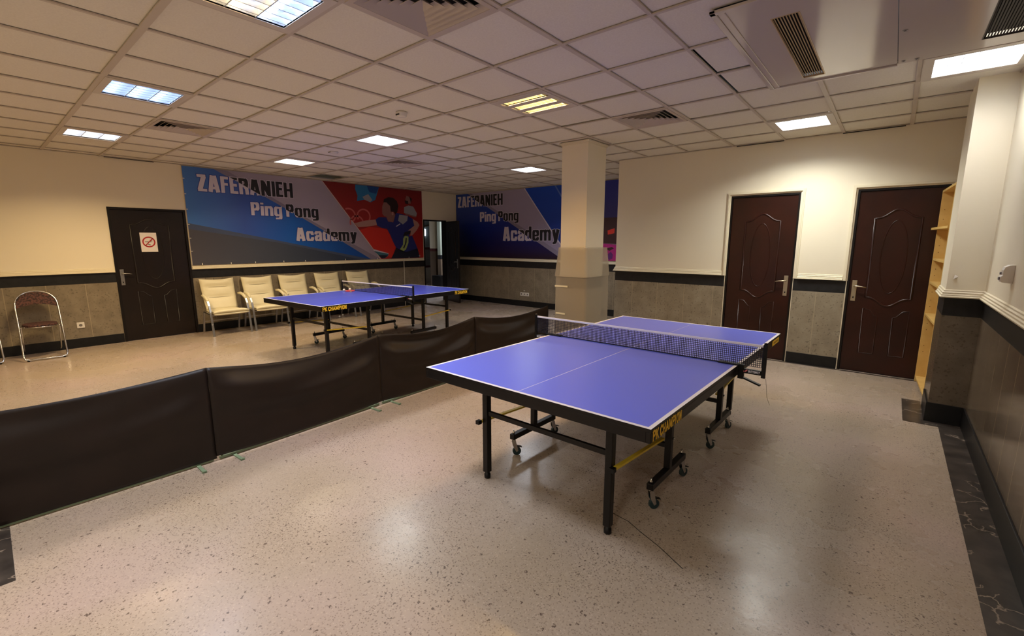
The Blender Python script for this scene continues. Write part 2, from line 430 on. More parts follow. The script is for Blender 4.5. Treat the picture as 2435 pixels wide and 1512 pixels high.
# ------------------------------------------------------------------ ceiling lights
def emis(name, col, k):
    m = mat(name, (255,255,255), .5, emit=col, est=GLOW*k)
    m.cycles.emission_sampling = 'NONE'       # the lamp in the same fixture is what gets sampled
    return m
def lamp(t, col, watts, size=.43, sizey=None, spread=142):
    """the light that leaves the louvres: an area lamp in the opening, its spread cut off by the louvre angle"""
    ld = bpy.data.lights.new('lamp', 'AREA'); ld.shape = 'RECTANGLE'; ld.size = size; ld.size_y = sizey or size
    ld.energy = watts; ld.color = srgb(*col)[:3]; ld.spread = math.radians(spread)
    o = bpy.data.objects.new('lamp', ld); COL.objects.link(o); o.parent = t; o.location = (0, 0, -.001)
    return o
M_BLADE = mat('white_enamel_louvre', (225,230,236), .3, metal=.0, spec=.5)
M_BLADEM = mat('satin_metal_louvre', (200,208,222), .28, metal=.5)
M_REFL = mat('bright_reflector', (225,230,238), .2, metal=.5)
M_REFW = mat('gold_tinted_reflector', (244,232,200), .3, metal=.4)
M_LFRAME = mat('white_enamel_light_frame', (206,196,184), .4)
def frame_ring(bm, s, w, z0, z1, mi=0):
    bx(bm, -s, s, -s, -s+w, z0, z1, mi); bx(bm, -s, s, s-w, s, z0, z1, mi)
    bx(bm, -s, -s+w, -s+w, s-w, z0, z1, mi); bx(bm, s-w, s, -s+w, s-w, z0, z1, mi)
def light_tube(t, cols, k, sy=1):
    """open trough with lying tubes and triangular louvre blades; sy turns the tube order"""
    bm = B(); frame_ring(bm, .288, .050, -.004, .008)
    obj('frame', bm, M_LFRAME, t)
    s = .238; d = .085
    bm = B(); poly(bm, [(-s,-s,d),(s,-s,d),(s,s,d),(-s,s,d)])
    for a, b_ in (((-s,-s),(s,-s)),((s,-s),(s,s)),((s,s),(-s,s)),((-s,s),(-s,-s))):
        poly(bm, [(*a,0),(*b_,0),(*b_,d),(*a,d)])
    obj('reflector', bm, M_REFL, t, recalc=False)
    for y, c in zip((-.159*sy, 0, .159*sy), cols):
        bm = B(); tube(bm, [(-.22,y,.060),(.22,y,.060)], .016, 8); obj('tube_lamp', bm, emis('tube_%d_%d_%d' % c, c, k), t)
    for y in (-.0793, .0793):
        bm = B(); bx(bm, -s, s, y-.003, y+.003, .002, .045); obj('louvre', bm, M_BLADEM, t)
    for y0 in (-s, -.0763, .0823):
        for q in range(6):
            x = -s+.04+q*.0793; y1 = y0+.1557; ym = (y0+y1)/2
            bm = B()
            poly(bm, [(x-.003,y0,.002),(x-.003,y1,.002),(x-.003,y1,.045),(x-.003,ym,.018),(x-.003,y0,.045)])
            poly(bm, [(x+.003,y0,.002),(x+.003,y1,.002),(x+.003,y1,.045),(x+.003,ym,.018),(x+.003,y0,.045)])
            poly(bm, [(x-.003,y0,.002),(x-.003,y1,.002),(x+.003,y1,.002),(x+.003,y0,.002)])
            obj('louvre', bm, M_BLADEM, t, recalc=False)
def light_white(t, col, k):
    bm = B(); frame_ring(bm, .288, .062, -.004, .008); obj('frame', bm, M_LFRAME, t)
    bm = B(); s = .226; d = .062
    bx(bm, -s, s, -s, s, d, d+.01); obj('diffuser', bm, emis('diffuser_%d_%d_%d_%d' % (*col, int(k*100)), col, k), t)
    for i in range(1, 6):
        bm = B(); x = -s+2*s*i/6; bx(bm, x-.0015, x+.0015, -s, s, .004, .058); obj('louvre', bm, M_BLADE, t)
    for i in range(1, 4):
        bm = B(); y = -s+2*s*i/4; bx(bm, -s, s, y-.0015, y+.0015, .004, .058); obj('louvre', bm, M_BLADE, t)
    bm = B()
    for sx, sy in ((-1,0),(1,0),(0,-1),(0,1)):
        if sx: bx(bm, sx*s, sx*(s+.003), -s, s, .0085, d)
        else: bx(bm, -s, s, sy*s, sy*(s+.003), .0085, d)
    obj('reflector', bm, M_REFL, t)
def light_warm(t, k):
    bm = B(); frame_ring(bm, .288, .04, -.004, .008)
    for y in (-.083, .083): bx(bm, -.25, .25, y-.036, y+.036, -.004, .008)
    for y in (-.226, .226): bx(bm, -.25, .25, y-.024, y+.024, -.004, .008)
    obj('frame', bm, M_LFRAME, t)
    for y in (-.164, 0, .164):
        bm = B(); w_ = .045
        poly(bm, [(-.24,y-w_,.055),(.24,y-w_,.055),(.24,y+w_,.055),(-.24,y+w_,.055)])
        poly(bm, [(-.24,y-w_,0),(.24,y-w_,0),(.24,y-w_,.055),(-.24,y-w_,.055)]); poly(bm, [(-.24,y+w_,0),(.24,y+w_,0),(.24,y+w_,.055),(-.24,y+w_,.055)])
        obj('reflector', bm, M_REFW, t, recalc=False)
        bm = B(); tube(bm, [(-.22,y,.036),(.22,y,.036)], .014, 8); obj('tube_lamp', bm, emis('tube_warm', (255,242,200), k), t)
        for q in range(10):
            bm = B(); x = -.216+q*.048; bx(bm, x-.0015, x+.0015, y-w_, y+w_, .001, .018); obj('louvre', bm, M_REFW, t)
COOL, NEU, WARM = (208,228,255), (255,248,238), (255,226,176)
# kind, (builder arguments), lamp colour, lamp share
LSPEC = {(-5,1):('tube', (((255,214,150),(255,214,150),COOL), .9), (224,232,248), .95), (-9,1):('tube', ((COOL,)*3, .9), (218,230,250), .62), (-13,1):('tube', (((255,240,220),)*3, 1.15), (255,221,162), 1.15),
  (-13,5):('white', ((255,246,230), 1.3), (255,226,176), .7), (-9,5):('white', ((240,246,255), 1.3), (244,243,236), .72), (-5,5):('warm', (.38,), (255,202,116), 1.0), (-9,10):('white', ((235,242,255), 1.3), (238,241,246), .8),
  (-2,9):('white', ((248,252,255), 1.3), (246,246,236), .72), (0,7):('white', ((252,252,255), 1.3), (246,244,240), .08), (-1,-3):('white', (NEU, 1), (246,244,236), .9), (-5,-4):('white', (NEU, 1), (250,243,230), .9), (-9,-4):('white', (WARM, 1), (255,222,164), 1.1)}
LABELS = {
 (-5,1): 'large cool fluorescent ceiling light with louvres, cut off by the photo top edge',
 (-9,1): 'bluish louvred square ceiling light, the bigger of the two at upper left',
 (-13,1): 'small louvred ceiling light above the left wall with the dark door',
 (-13,5): 'glowing square ceiling light just above the left banner lettering',
 (-9,5): 'bright white square ceiling light near the round smoke detector',
 (-5,5): 'ceiling light with three yellow glowing louvre strips',
 (-9,10): 'bright square ceiling light farthest back, above the far banner',
 (-2,9): 'bright ceiling light close to the wall with the two red-brown doors',
 (0,7): 'large blown-out ceiling light beside the glossy access panel and pillar',
 (-1,-3): 'added unseen square ceiling light behind the camera by the right wall',
 (-5,-4): 'added unseen square ceiling light behind the camera, mid room', (-9,-4): 'added unseen square ceiling light behind the camera by the left wall'}
for (i, j), kind in LIGHT_CELLS.items():
    x0, x1, y0, y1 = cell(i, j)
    t = thing('ceiling_light', LABELS[(i,j)], 'ceiling light', ((x0+x1)/2, (y0+y1)/2, CEIL), 0, 'recessed ceiling lights')
    sp = LSPEC[(i,j)]
    {'tube':light_tube, 'white':light_white, 'warm':light_warm}[sp[0]](t, *sp[1])
    lamp(t, sp[2], LAMP*sp[3])

# ------------------------------------------------------------------ ceiling vents
M_VENT = mat('vent_enamel', (196,182,168), 0.45)
def vent(t):
    bm = B(); frame_ring(bm, .288, .03, -.004, .008); obj('frame', bm, M_VENT, t)
    bm = B()
    for k in range(6):
        a = .258-k*.043; b_ = a-.034
        if b_ < .01: b_ = .01
        zo, zi = -.002, .028
        for (ux,uy),(vx,vy) in (((-1,-1),(1,-1)),((1,-1),(1,1)),((1,1),(-1,1)),((-1,1),(-1,-1))):
            poly(bm, [(ux*a,uy*a,zo),(vx*a,vy*a,zo),(vx*b_,vy*b_,zi),(ux*b_,uy*b_,zi)])
    obj('fin', bm, M_VENT, t, recalc=False, solid=.002)
    bm = B(); bx(bm, -.27, .27, -.27, .27, .06, .10); obj('duct', bm, M_DARK, t)
for c_, lb in zip(VENT_CELLS, ('large square louvred air vent at the top edge of the photo', 'square louvred air vent behind the bluish light at upper left',
                              'small far air vent between the ceiling lights over the left banner', 'square air vent beside the light with three yellow strips')):
    x0, x1, y0, y1 = cell(*c_)
    vent(thing('ceiling_vent', lb, 'vent', ((x0+x1)/2, (y0+y1)/2, CEIL), 0, 'square ceiling vents'))

# ------------------------------------------------------------------ glossy access panels with grilles
t = thing('access_panel', 'glossy white ceiling access panel with a long beige slatted grille', 'panel', (HX0, HY0, CEIL))
xs = 0.785
bm = B(); gx0, gx1, gy0, gy1 = .225, .37, .28, 1.50
for a, b_, c, d in ((.02,gx0,.02,HY1-HY0-.02), (gx1,xs,.02,HY1-HY0-.02), (gx0,gx1,.02,gy0), (gx0,gx1,gy1,HY1-HY0-.02)): bx(bm, a, b_, c, d, -.006, 0)
obj('sheet', bm, M_GLOSS, t)
bm = B(); L_ = HY1-HY0
for a, b_, c, d, z in ((-.02,.012,-.02,L_,-.018), (-.02,xs,L_-.012,L_+.003,-.018), (-.02,xs,-.02,.012,-.018), (.012,.05,.012,L_-.012,-.012)): bx(bm, a, b_, c, d, z, -.001)
obj('frame', bm, M_GLOSS, t, bevel=.003)
def grille(t, x0, x1, y0, y1, n, m, name='grille'):
    bm = B(); w_ = (x1-x0)/n
    for k in range(n):
        xc = x0+w_*(k+.5); bar(bm, (xc, y0, .002), (xc, y1, .002), w_*.62, .0018, up=(.55,0,.8))
    bx(bm, x0-.006, x0, y0, y1, -.008, .004); bx(bm, x1, x1+.006, y0, y1, -.008, .004); bx(bm, x0-.006, x1+.006, y0-.006, y0, -.008, .004); bx(bm, x0-.006, x1+.006, y1, y1+.006, -.008, .004)
    g = obj(name, bm, m, t)
    bm = B(); bx(bm, x0-.01, x1+.01, y0-.01, y1+.01, .025, .05); obj('duct', bm, M_DARK, g)
grille(t, gx0+.006, gx1-.006, gy0+.006, gy1-.006, 9, mat('beige_anodised_slats', (196,172,132), 0.35, metal=0.3))
t2 = thing('access_panel', 'glossy white ceiling panel with a dark slatted grille, by the top right edge', 'panel', (HX0+xs+.004, HY0, CEIL))
w2 = XR-.01-(HX0+xs+.004); g2 = (.40, .60, .60, 1.43)
bm = B()
for a, b_, c, d in ((0,g2[0],.02,L_-.008), (g2[1],w2,.02,L_-.008), (g2[0],g2[1],.02,g2[2]), (g2[0],g2[1],g2[3],L_-.008)): bx(bm, a, b_, c, d, -.006, 0)
obj('sheet', bm, M_GLOSS, t2)
grille(t2, g2[0]+.006, g2[1]-.006, g2[2]+.006, g2[3]-.006, 14, mat('dark_grille_slats', (62,54,50), 0.5))
for sx, sy in ((-.10, .95), (-.10, 1.55), (.10, 1.56)):
    bm = B(); lathe(bm, [(.014,-.009),(.014,-.006)], 0, 0, 10); lathe(bm, [(.006,-.016),(.006,-.009)], 0, 0, 8)
    obj('screw', bm, M_SILVER, t2, (sx if sx > 0 else .03, sy, 0))
# smoke detectors
def detector(x, y, r, h, lb):
    t = thing('smoke_detector', lb, 'smoke detector', (x, y, CEIL+.01))
    bm = B(); lathe(bm, [(r*1.1,0),(r*1.1,-h*.3),(r,-h*.35),(r*.95,-h*.8),(r*.7,-h),(0.0001,-h)], n=24); obj('housing', bm, M_WHITEP, t)
    bm = B(); bx(bm, -r*.5, r*.5, -r*1.02, -r*.9, -h*.75, -h*.5); obj('sensor_slot', bm, M_BLACKP, t)
detector(GX-.6*6.5, GY+.6*4.5, .052, .045, 'white smoke detector with a dark slot on a ceiling tile')
detector(GX-.6*10.5, GY+.6*5.5, .06, .018, 'flat round white disc on the ceiling between two far lights')

# ------------------------------------------------------------------ doors
def ogee(x0, x1, zs, zp, n=18):
    """shoulder height zs at both ends rising to zp in the middle"""
    return [(x0+(x1-x0)*k/n, zs+(zp-zs)*(0.5-0.5*math.cos(2*PI*k/n))**1.5) for k in range(n+1)]
def door_leaf(parent, w, h, m, c, s=1.0, hinge=False):
    """leaf in local x (0..w), facing -y, z up; c = centre of mouldings, s = width scale"""
    bm = B(); bx(bm, 0, w, 0, .04, .008, h)
    leaf = obj('door_leaf', bm, m, parent, bevel=.003)
    def ridge(pts, r=.009, closed=False):
        bm = B(); tube(bm, [(c+x*s, .003, z) for x, z in pts], r, 8, closed=closed); return bm
    for pts, cl, r in (
        (ogee(-.205,.205,1.83,1.925)+[(.205,.915)]+ogee(.205,-.205,.915,.82)[1:], True, .012),
        ([(.115*math.sin(a), 1.385+.415*math.cos(a)) for a in [2*PI*k/40 for k in range(40)]], True, .007),
        ([(-.21,.24),(-.07,.24),(-.07,.69),(-.10,.70),(-.15,.765),(-.21,.78)], True, .008),
        ([(.07,.24),(.21,.24),(.21,.78),(.15,.765),(.10,.70),(.07,.69)], True, .008)):
        obj('moulding', ridge(pts, r, cl), m, leaf, smooth=True)
    # slightly raised field inside the arch
    return leaf
def door_handle(parent, x, z0, z1, zl, direction, m=M_BRONZE, length=.115, y=0):
    bm = B(); bx(bm, x-.024, x+.024, y-.008, y, z0, z1)
    h = obj('door_handle', bm, m, parent, bevel=.003)
    bm = B(); tube(bm, [(x, y-.006, zl), (x, y-.045, zl), (x+direction*.02, y-.052, zl+.001), (x+direction*.07, y-.052, zl-.002), (x+direction*length, y-.048, zl-.012)], [.010,.009,.009,.008,.007], 10)
    obj('lever', bm, m, h)
    bm = B(); bx(bm, x-.006, x+.006, y-.010, y-.006, z0+.035, z0+.055); obj('keyhole', bm, M_BLACKP, h)
def jamb(parent, w, top, d, t_=.022, front=0):
    bm = B(); bx(bm, 0, t_, front, d, 0, top); bx(bm, w-t_, w, front, d, 0, top); bx(bm, t_, w-t_, front, d, top-t_, top)
    obj('door_frame', bm, M_JAMB, parent)
def door_root(name, loc, rz): 
    o = bpy.data.objects.new(name, None); COL.objects.link(o); o.location = loc; o.rotation_euler = (0,0,rz); struct(o); return o
for nm, (a, b_, top), hx, hd, hz in (('door_1', D1, .735, -1, (.868,1.13,1.062)), ('door_2', D2, .072, 1, (.86,1.107,1.04))):
    o = door_root(nm, (a, YD, 0), 0); w_ = b_-a
    jamb(o, w_, top, .12)
    sub = bpy.data.objects.new('leaf_group', None)
    lf = door_leaf(o, w_-.044, top-.026, M_DOORR, w_/2-.022); lf.location = (.022, .018, 0)
    door_handle(o, hx, *hz, hd, y=.018)
o = door_root('door_3', (XL, DL[0], 0), PI/2); w_ = DL[1]-DL[0]
o.rotation_euler = (0,0,-PI/2); o.location = (XL, DL[1], 0)
# local x runs towards -Y here and the room lies on local +... so mirror: use rotation so that local -y faces +X
o.rotation_euler = (0,0,PI/2); o.location = (XL, DL[0], 0)
jamb(o, w_, DL[2], .15, .034, front=-.012)
lf = door_leaf(o, w_-.068, DL[2]-.034, M_DOORD, w_/2-.034, 1.2); lf.location = (.034, .012, 0)
door_handle(o, .078, .893, 1.137, 1.075, 1, M_SILVER, y=.012)
# open doorway: frame, and its leaf standing open into the room
o = door_root('door_4', (XL, DW[0], 0), PI/2); w_ = DW[1]-DW[0]
jamb(o, w_, DW[2], .15, .03, front=-.01)
o = door_root('door_5', (XL+.02, DW[1]-.03, 0), math.atan2(8.01-(DW[1]-.03), -8.47-(XL+.02)))
lf = door_leaf(o, .76, 2.09, M_DOORD, .38)
door_handle(o, .70, .90, 1.13, 1.06, -1, M_SILVER)

# no smoking sign
t = thing('no_smoking_sign', 'white no-smoking sign with a red barred circle on the dark door', 'sign', (XL-.0135, 1.91, 1.556), PI/2)
bm = B(); bx(bm, -.107, .107, -.006, 0, -.152, .152); obj('board', bm, M_PAPER, t)
bm = B(); Y_ = -.0068
def ring2(bm, cx, cz, r0, r1, y, a0=0, a1=2*PI, n=40, mi=0):
    for k in range(n):
        a, b_ = a0+(a1-a0)*k/n, a0+(a1-a0)*(k+1)/n
        poly(bm, [(cx+r0*math.cos(a),y,cz+r0*math.sin(a)),(cx+r1*math.cos(a),y,cz+r1*math.sin(a)),(cx+r1*math.cos(b_),y,cz+r1*math.sin(b_)),(cx+r0*math.cos(b_),y,cz+r0*math.sin(b_))], mi)
ring2(bm, 0, .005, .066, .085, Y_)
poly(bm, [(-.055,Y_,-.05),(-.045,Y_,-.06),(.058,Y_,.055),(.048,Y_,.065)])
obj('barred_circle', bm, M_RED, t)
bm = B(); Y_ = -.0064
poly(bm, [(-.05,Y_,.0),(.03,Y_,.0),(.03,Y_,.014),(-.05,Y_,.014)]); poly(bm, [(.034,Y_,.0),(.044,Y_,.0),(.044,Y_,.014),(.034,Y_,.014)])
poly(bm, [(.03,Y_,.02),(.05,Y_,.03),(.035,Y_,.045),(.01,Y_,.035)]); poly(bm, [(-.03,Y_,-.02),(.02,Y_,-.035),(.015,Y_,-.05),(-.02,Y_,-.035)])
obj('cigarette_symbol', bm, mat('grey_print', (120,116,112), .6), t)

# ------------------------------------------------------------------ lettering
def text_mesh(body, size=1.0, bold=0.0):
    cu = bpy.data.curves.new('txt', 'FONT'); cu.body = body; cu.size = size; cu.offset = bold; cu.resolution_u = 4
    cu.fill_mode = 'FRONT'
    o = bpy.data.objects.new('txt', cu); COL.objects.link(o)
    dg = bpy.context.evaluated_depsgraph_get(); me = bpy.data.meshes.new_from_object(o.evaluated_get(dg))
    bpy.data.objects.remove(o); bpy.data.curves.remove(cu)
    bm = B(); bm.from_mesh(me); bpy.data.meshes.remove(me); return bm
def fit_text(bm_dst, body, cap, u0, u1, v0, v1, place, bold, split=None, mis=(0,1)):
    """put bold letters so capitals span v0..v1 and the line spans u0..u1; split(u,v)>0 gets mis[1]"""
    tb = text_mesh(body, 1.0, bold); ref = text_mesh(cap, 1.0, bold)
    ys = [v.co.y for v in ref.verts]; y0, y1 = min(ys), max(ys); ref.free()
    xs_ = [v.co.x for v in tb.verts]; x0, x1 = min(xs_), max(xs_)
    for v in tb.verts:
        v.co = Vector((u0+(v.co.x-x0)/(x1-x0)*(u1-u0), v0+(v.co.y-y0)/(y1-y0)*(v1-v0), 0))
    if split:
        p0, p1 = split
        d = Vector((p1[0]-p0[0], p1[1]-p0[1], 0)); n = Vector((-d.y, d.x, 0)).normalized()
        bmesh.ops.bisect_plane(tb, geom=tb.verts[:]+tb.edges[:]+tb.faces[:], plane_co=(p0[0],p0[1],0), plane_no=n)
        for f in tb.faces:
            c_ = f.calc_center_median(); f.material_index = mis[1] if (c_-Vector((p0[0],p0[1],0))).dot(n) > 0 else mis[0]
    else:
        for f in tb.faces: f.material_index = mis[0]
    vm = {}
    for v in tb.verts: vm[v] = bm_dst.verts.new(place(v.co.x, v.co.y))
    for f in tb.faces:
        try: q = bm_dst.faces.new([vm[v] for v in f.verts]); q.material_index = f.material_index
        except ValueError: pass
    tb.free()

# ------------------------------------------------------------------ banners
def grad_mat(name, stops, axis, lo, hi, rough=.38):
    m = bpy.data.materials.new(name); m.use_nodes = True; nt = m.node_tree; b = nt.nodes['Principled BSDF']
    g = nt.nodes.new('ShaderNodeNewGeometry').outputs['Position']
    s = nt.nodes.new('ShaderNodeSeparateXYZ'); nt.links.new(g, s.inputs[0])
    r = nt.nodes.new('ShaderNodeMapRange'); nt.links.new(s.outputs[axis], r.inputs[0]); r.inputs[1].default_value = lo; r.inputs[2].default_value = hi
    nt.links.new(ramp(nt, r.outputs[0], [(p, srgb(*c)) for p, c in stops]), b.inputs['Base Color'])
    b.inputs['Roughness'].default_value = rough
    w1 = nt.nodes.new('ShaderNodeBump'); w1.inputs['Strength'].default_value = .35; w1.inputs['Distance'].default_value = .05
    nt.links.new(noise(nt, g, 1.8, 2), w1.inputs['Height']); nt.links.new(w1.outputs['Normal'], b.inputs['Normal'])
    return m
P_ = lambda n, c: mat('print_'+n, c, .4)
def place_left(lay): return lambda u, v: (XL+.022+.0012*lay, u, v)
def place_far(lay): return lambda u, v: (u, YF-.022-.0012*lay, v)
def poly_uv(bm, pts, pl, mi): poly(bm, [pl(*p) for p in pts], mi)
def ring_uv(bm, cu_, cv, ru, rv, wd, pl, mi, a0=0, a1=2*PI, n=28):
    for k in range(n):
        a, b_ = a0+(a1-a0)*k/n, a0+(a1-a0)*(k+1)/n
        poly_uv(bm, [(cu_+(ru-wd)*math.cos(a),cv+(rv-wd)*math.sin(a)),(cu_+ru*math.cos(a),cv+rv*math.sin(a)),(cu_+ru*math.cos(b_),cv+rv*math.sin(b_)),(cu_+(ru-wd)*math.cos(b_),cv+(rv-wd)*math.sin(b_))], pl, mi)
RO = lambda: [(.12,.58),(.14,.66),(.22,.70),(.36,.70),(.44,.66),(.46,.58),(.46,.16),(.44,.09),(.36,.05),(.22,.05),(.14,.09),(.12,.16),(.12,.58)]
HEAVY = {
 'Z': (.54, [[(.03,.92),(.50,.92)],[(.40,.90),(.14,.10)],[(.03,.08),(.52,.08)]]),
 'A': (.66, [[(.12,0),(.28,1)],[(.54,0),(.38,1)],[(.2,.25),(.46,.25)]]),
 'F': (.48, [[(.12,0),(.12,1)],[(.12,.92),(.46,.92)],[(.12,.54),(.42,.54)]]),
 'E': (.50, [[(.12,0),(.12,1)],[(.12,.92),(.47,.92)],[(.12,.53),(.43,.53)],[(.12,.08),(.48,.08)]]),
 'R': (.60, [[(.12,0),(.12,1)],[(.12,.92),(.36,.92),(.46,.86),(.47,.62),(.38,.53),(.12,.53)],[(.36,.5),(.46,.42),(.48,0)]]),
 'N': (.64, [[(.12,0),(.12,1)],[(.52,0),(.52,1)],[(.15,.90),(.49,.10)]]),
 'I': (.26, [[(.13,0),(.13,1)]]),
 'H': (.64, [[(.12,0),(.12,1)],[(.52,0),(.52,1)],[(.12,.5),(.52,.5)]]),
 'P': (.58, [[(.12,0),(.12,1)],[(.12,.92),(.36,.92),(.46,.86),(.46,.54),(.36,.45),(.12,.45)]]),
 'i': (.25, [[(.12,0),(.12,.75)],[(.12,.86),(.12,1)]]),
 'n': (.57, [[(.12,0),(.12,.75)],[(.12,.60),(.22,.69),(.36,.70),(.45,.62),(.46,.5),(.46,0)]]),
 'g': (.58, [[(.46,.75),(.46,-.08),(.40,-.17),(.10,-.18)],[(.46,.66),(.22,.69),(.14,.64),(.12,.55),(.12,.2),(.14,.12),(.22,.07),(.46,.10)]]),
 'o': (.58, [RO()]),
 'c': (.56, [[(.46,.46),(.46,.60),(.38,.69),(.2,.69),(.12,.60),(.12,.16),(.2,.06),(.38,.06),(.46,.16),(.46,.30)]]),
 'a': (.57, [[(.12,.50),(.13,.62),(.22,.70),(.36,.70),(.45,.62),(.46,.5),(.46,0)],[(.46,.42),(.24,.38),(.12,.28),(.12,.14),(.2,.06),(.34,.06),(.46,.14)]]),
 'd': (.58, [[(.46,0),(.46,1)],[(.46,.66),(.22,.69),(.14,.64),(.12,.55),(.12,.18),(.14,.10),(.22,.06),(.46,.08)]]),
 'e': (.57, [[(.12,.36),(.46,.36),(.46,.60),(.38,.69),(.2,.69),(.12,.60),(.12,.16),(.2,.06),(.38,.06),(.46,.16),(.46,.24)]]),
 'm': (.90, [[(.12,0),(.12,.75)],[(.12,.60),(.2,.69),(.36,.69),(.45,.6),(.45,0)],[(.45,.60),(.54,.69),(.69,.69),(.78,.6),(.78,0)]]),
 'y': (.56, [[(.11,.75),(.28,.02)],[(.46,.75),(.30,.02),(.22,-.16),(.06,-.17)]]),
 ' ': (.20, [])}
def heavy(bm, body, u0, u1, v0, v1, pl, grow, split, mis):
    """condensed heavy capitals drawn as strokes: stems thick, bars thinner"""
    fn, lay = pl; cnt = 0
    tot = sum(HEAVY[c][0]*1.07 for c in body); kx = (u1-u0)/tot; kz = v1-v0; x = 0
    p0, p1 = split; dd = Vector((p1[0]-p0[0], p1[1]-p0[1], 0)); n = Vector((-dd.y, dd.x, 0)).normalized(); o0 = Vector((p0[0],p0[1],0))
    for ch in body:
        wd, lines = HEAVY[ch]; tb = B(); cnt = 0; zs = {}
        for ln in lines:
            for k, (a, b_) in enumerate(zip(ln, ln[1:])):
                A_ = Vector((u0+(x+a[0])*kx, v0+a[1]*kz)); C_ = Vector((u0+(x+b_[0])*kx, v0+b_[1]*kz))
                d = C_-A_; L = d.length
                if L < 1e-6: continue
                d /= L; w_ = abs(d.y)*(.215 if ch.isupper() else .21)*kx+abs(d.x)*(.165 if ch.isupper() else .125)*kz; w_ += 2*grow
                q = Vector((-d.y, d.x))*w_/2
                ea = d*((0 if k == 0 else 0)+grow); eb = d*((0 if k == len(ln)-2 else 0)+grow)
                if k < len(ln)-2 or ln[0] == ln[-1]:            # round off the joint to the next stroke
                    e_ = (Vector(ln[k+2 if k < len(ln)-2 else 1])-Vector(b_)); e_ = Vector((e_.x*kx, e_.y*kz)).normalized()
                    wj = min(w_, abs(e_.y)*.21*kx+abs(e_.x)*.125*kz+2*grow)*.5
                    cnt += 1; tb.faces.new([tb.verts.new((C_.x+wj*math.cos(PI*m/5), C_.y+wj*math.sin(PI*m/5), cnt*.001)) for m in range(10)])
                cnt += 1; f = tb.faces.new([tb.verts.new((v.x, v.y, cnt*.001)) for v in (A_-ea-q, C_+eb-q, C_+eb+q, A_-ea+q)])
        x += wd*1.07
        bmesh.ops.bisect_plane(tb, geom=tb.verts[:]+tb.edges[:]+tb.faces[:], plane_co=o0, plane_no=n)
        vm = {v: bm.verts.new(fn(lay+v.co.z*42)(v.co.x, v.co.y)) for v in tb.verts}   # strokes lie a hair apart
        for f in tb.faces:
            q = bm.faces.new([vm[v] for v in f.verts]); q.material_index = mis[1] if (f.calc_center_median()-o0).dot(n) > 0 else mis[0]
        tb.free()
def banner_text(bm, rows, split, pl_out, pl_in, mi_out, mi_white, mi_black):
    for body, cap, u0, u1, v0, v1 in rows:
        heavy(bm, body, u0, u1, v0, v1, pl_out, .009, split, mi_out)
        heavy(bm, body, u0, u1, v0, v1, pl_in, 0, split, (mi_white, mi_black))
# --- left banner
b1 = thing('banner', 'wide blue and lilac academy banner with a red player picture on the left wall', 'banner', (0,0,0), 0)
m1 = [grad_mat('banner_lilac', [(0,(150,140,160)),(.5,(176,166,184)),(1,(158,146,168))], 1, 2.9, 6.2),
      grad_mat('banner_blue', [(0,(66,120,196)),(.25,(52,84,170)),(.5,(16,92,186)),(1,(6,70,160))], 1, 2.46, 6.0),
      P_('lilac_shade', (132,124,146)), P_('slate', (66,78,108)),
      grad_mat('banner_charcoal', [(0,(74,72,80)),(.5,(60,68,84)),(1,(38,52,80))], 1, 2.46, 5.8),
      grad_mat('banner_red', [(0,(176,34,26)),(.6,(150,26,24)),(1,(120,20,24))], 2, 1.15, 2.83),
      P_('white', (206,198,214)), P_('black', (24,24,34)), P_('blueedge', (24,54,150)),
      P_('skin', (176,132,122)), P_('skin_dark', (140,98,92)), P_('hair', (38,16,18)), P_('shirt_blue', (36,44,120)), P_('navy', (20,24,46)),
      P_('pale_grey', (150,150,158)), P_('lime', (160,180,110)), P_('sky', (40,120,176)), P_('deep_blue', (14,70,140)), P_('bright_red', (208,44,30)), P_('pink', (196,96,92)), P_('teal', (60,110,130)), P_('line', (214,190,180))]
bm = B(); pl = place_left(0)
bx(bm, XL+.012, XL+.0215, 2.462, 7.47, 1.168, 2.808, 0)
V0, V1 = 1.170, 2.806
poly_uv(bm, [(2.465,V0),(7.467,V0),(7.467,V1),(2.465,V1)], pl, 0)
dg = [(2.928,V1),(3.715,2.41),(4.393,2.052),(5.219,1.592),(5.95,V0)]
poly_uv(bm, [(2.465,V1)]+dg+[(2.465,V0)], place_left(1), 1)
poly_uv(bm, [dg[0],(3.143,2.798),(4.604,1.99),(6.19,V0),dg[4],dg[3],dg[2],dg[1]], place_left(1), 2)
poly_uv(bm, [(2.465,1.876),(3.923,1.588),(5.95,V0),(5.70,V0),(3.943,1.545),(2.465,1.779)], place_left(2), 3)
poly_uv(bm, [(2.465,1.779),(3.943,1.545),(5.70,V0),(2.465,V0)], place_left(2), 4)
red = [(4.889,V1),(7.467,V1),(7.467,V0),(6.206,V0)]
poly_uv(bm, red, place_left(2), 5)
poly_uv(bm, [(4.872,V1),(4.892,V1),(6.212,V0),(6.190,V0)], place_left(3), 21)
rp = place_left(3)
def picture(bm, name_pts, pl):
    for pts, mi, lay in name_pts: poly_uv(bm, pts, pl(lay), mi)
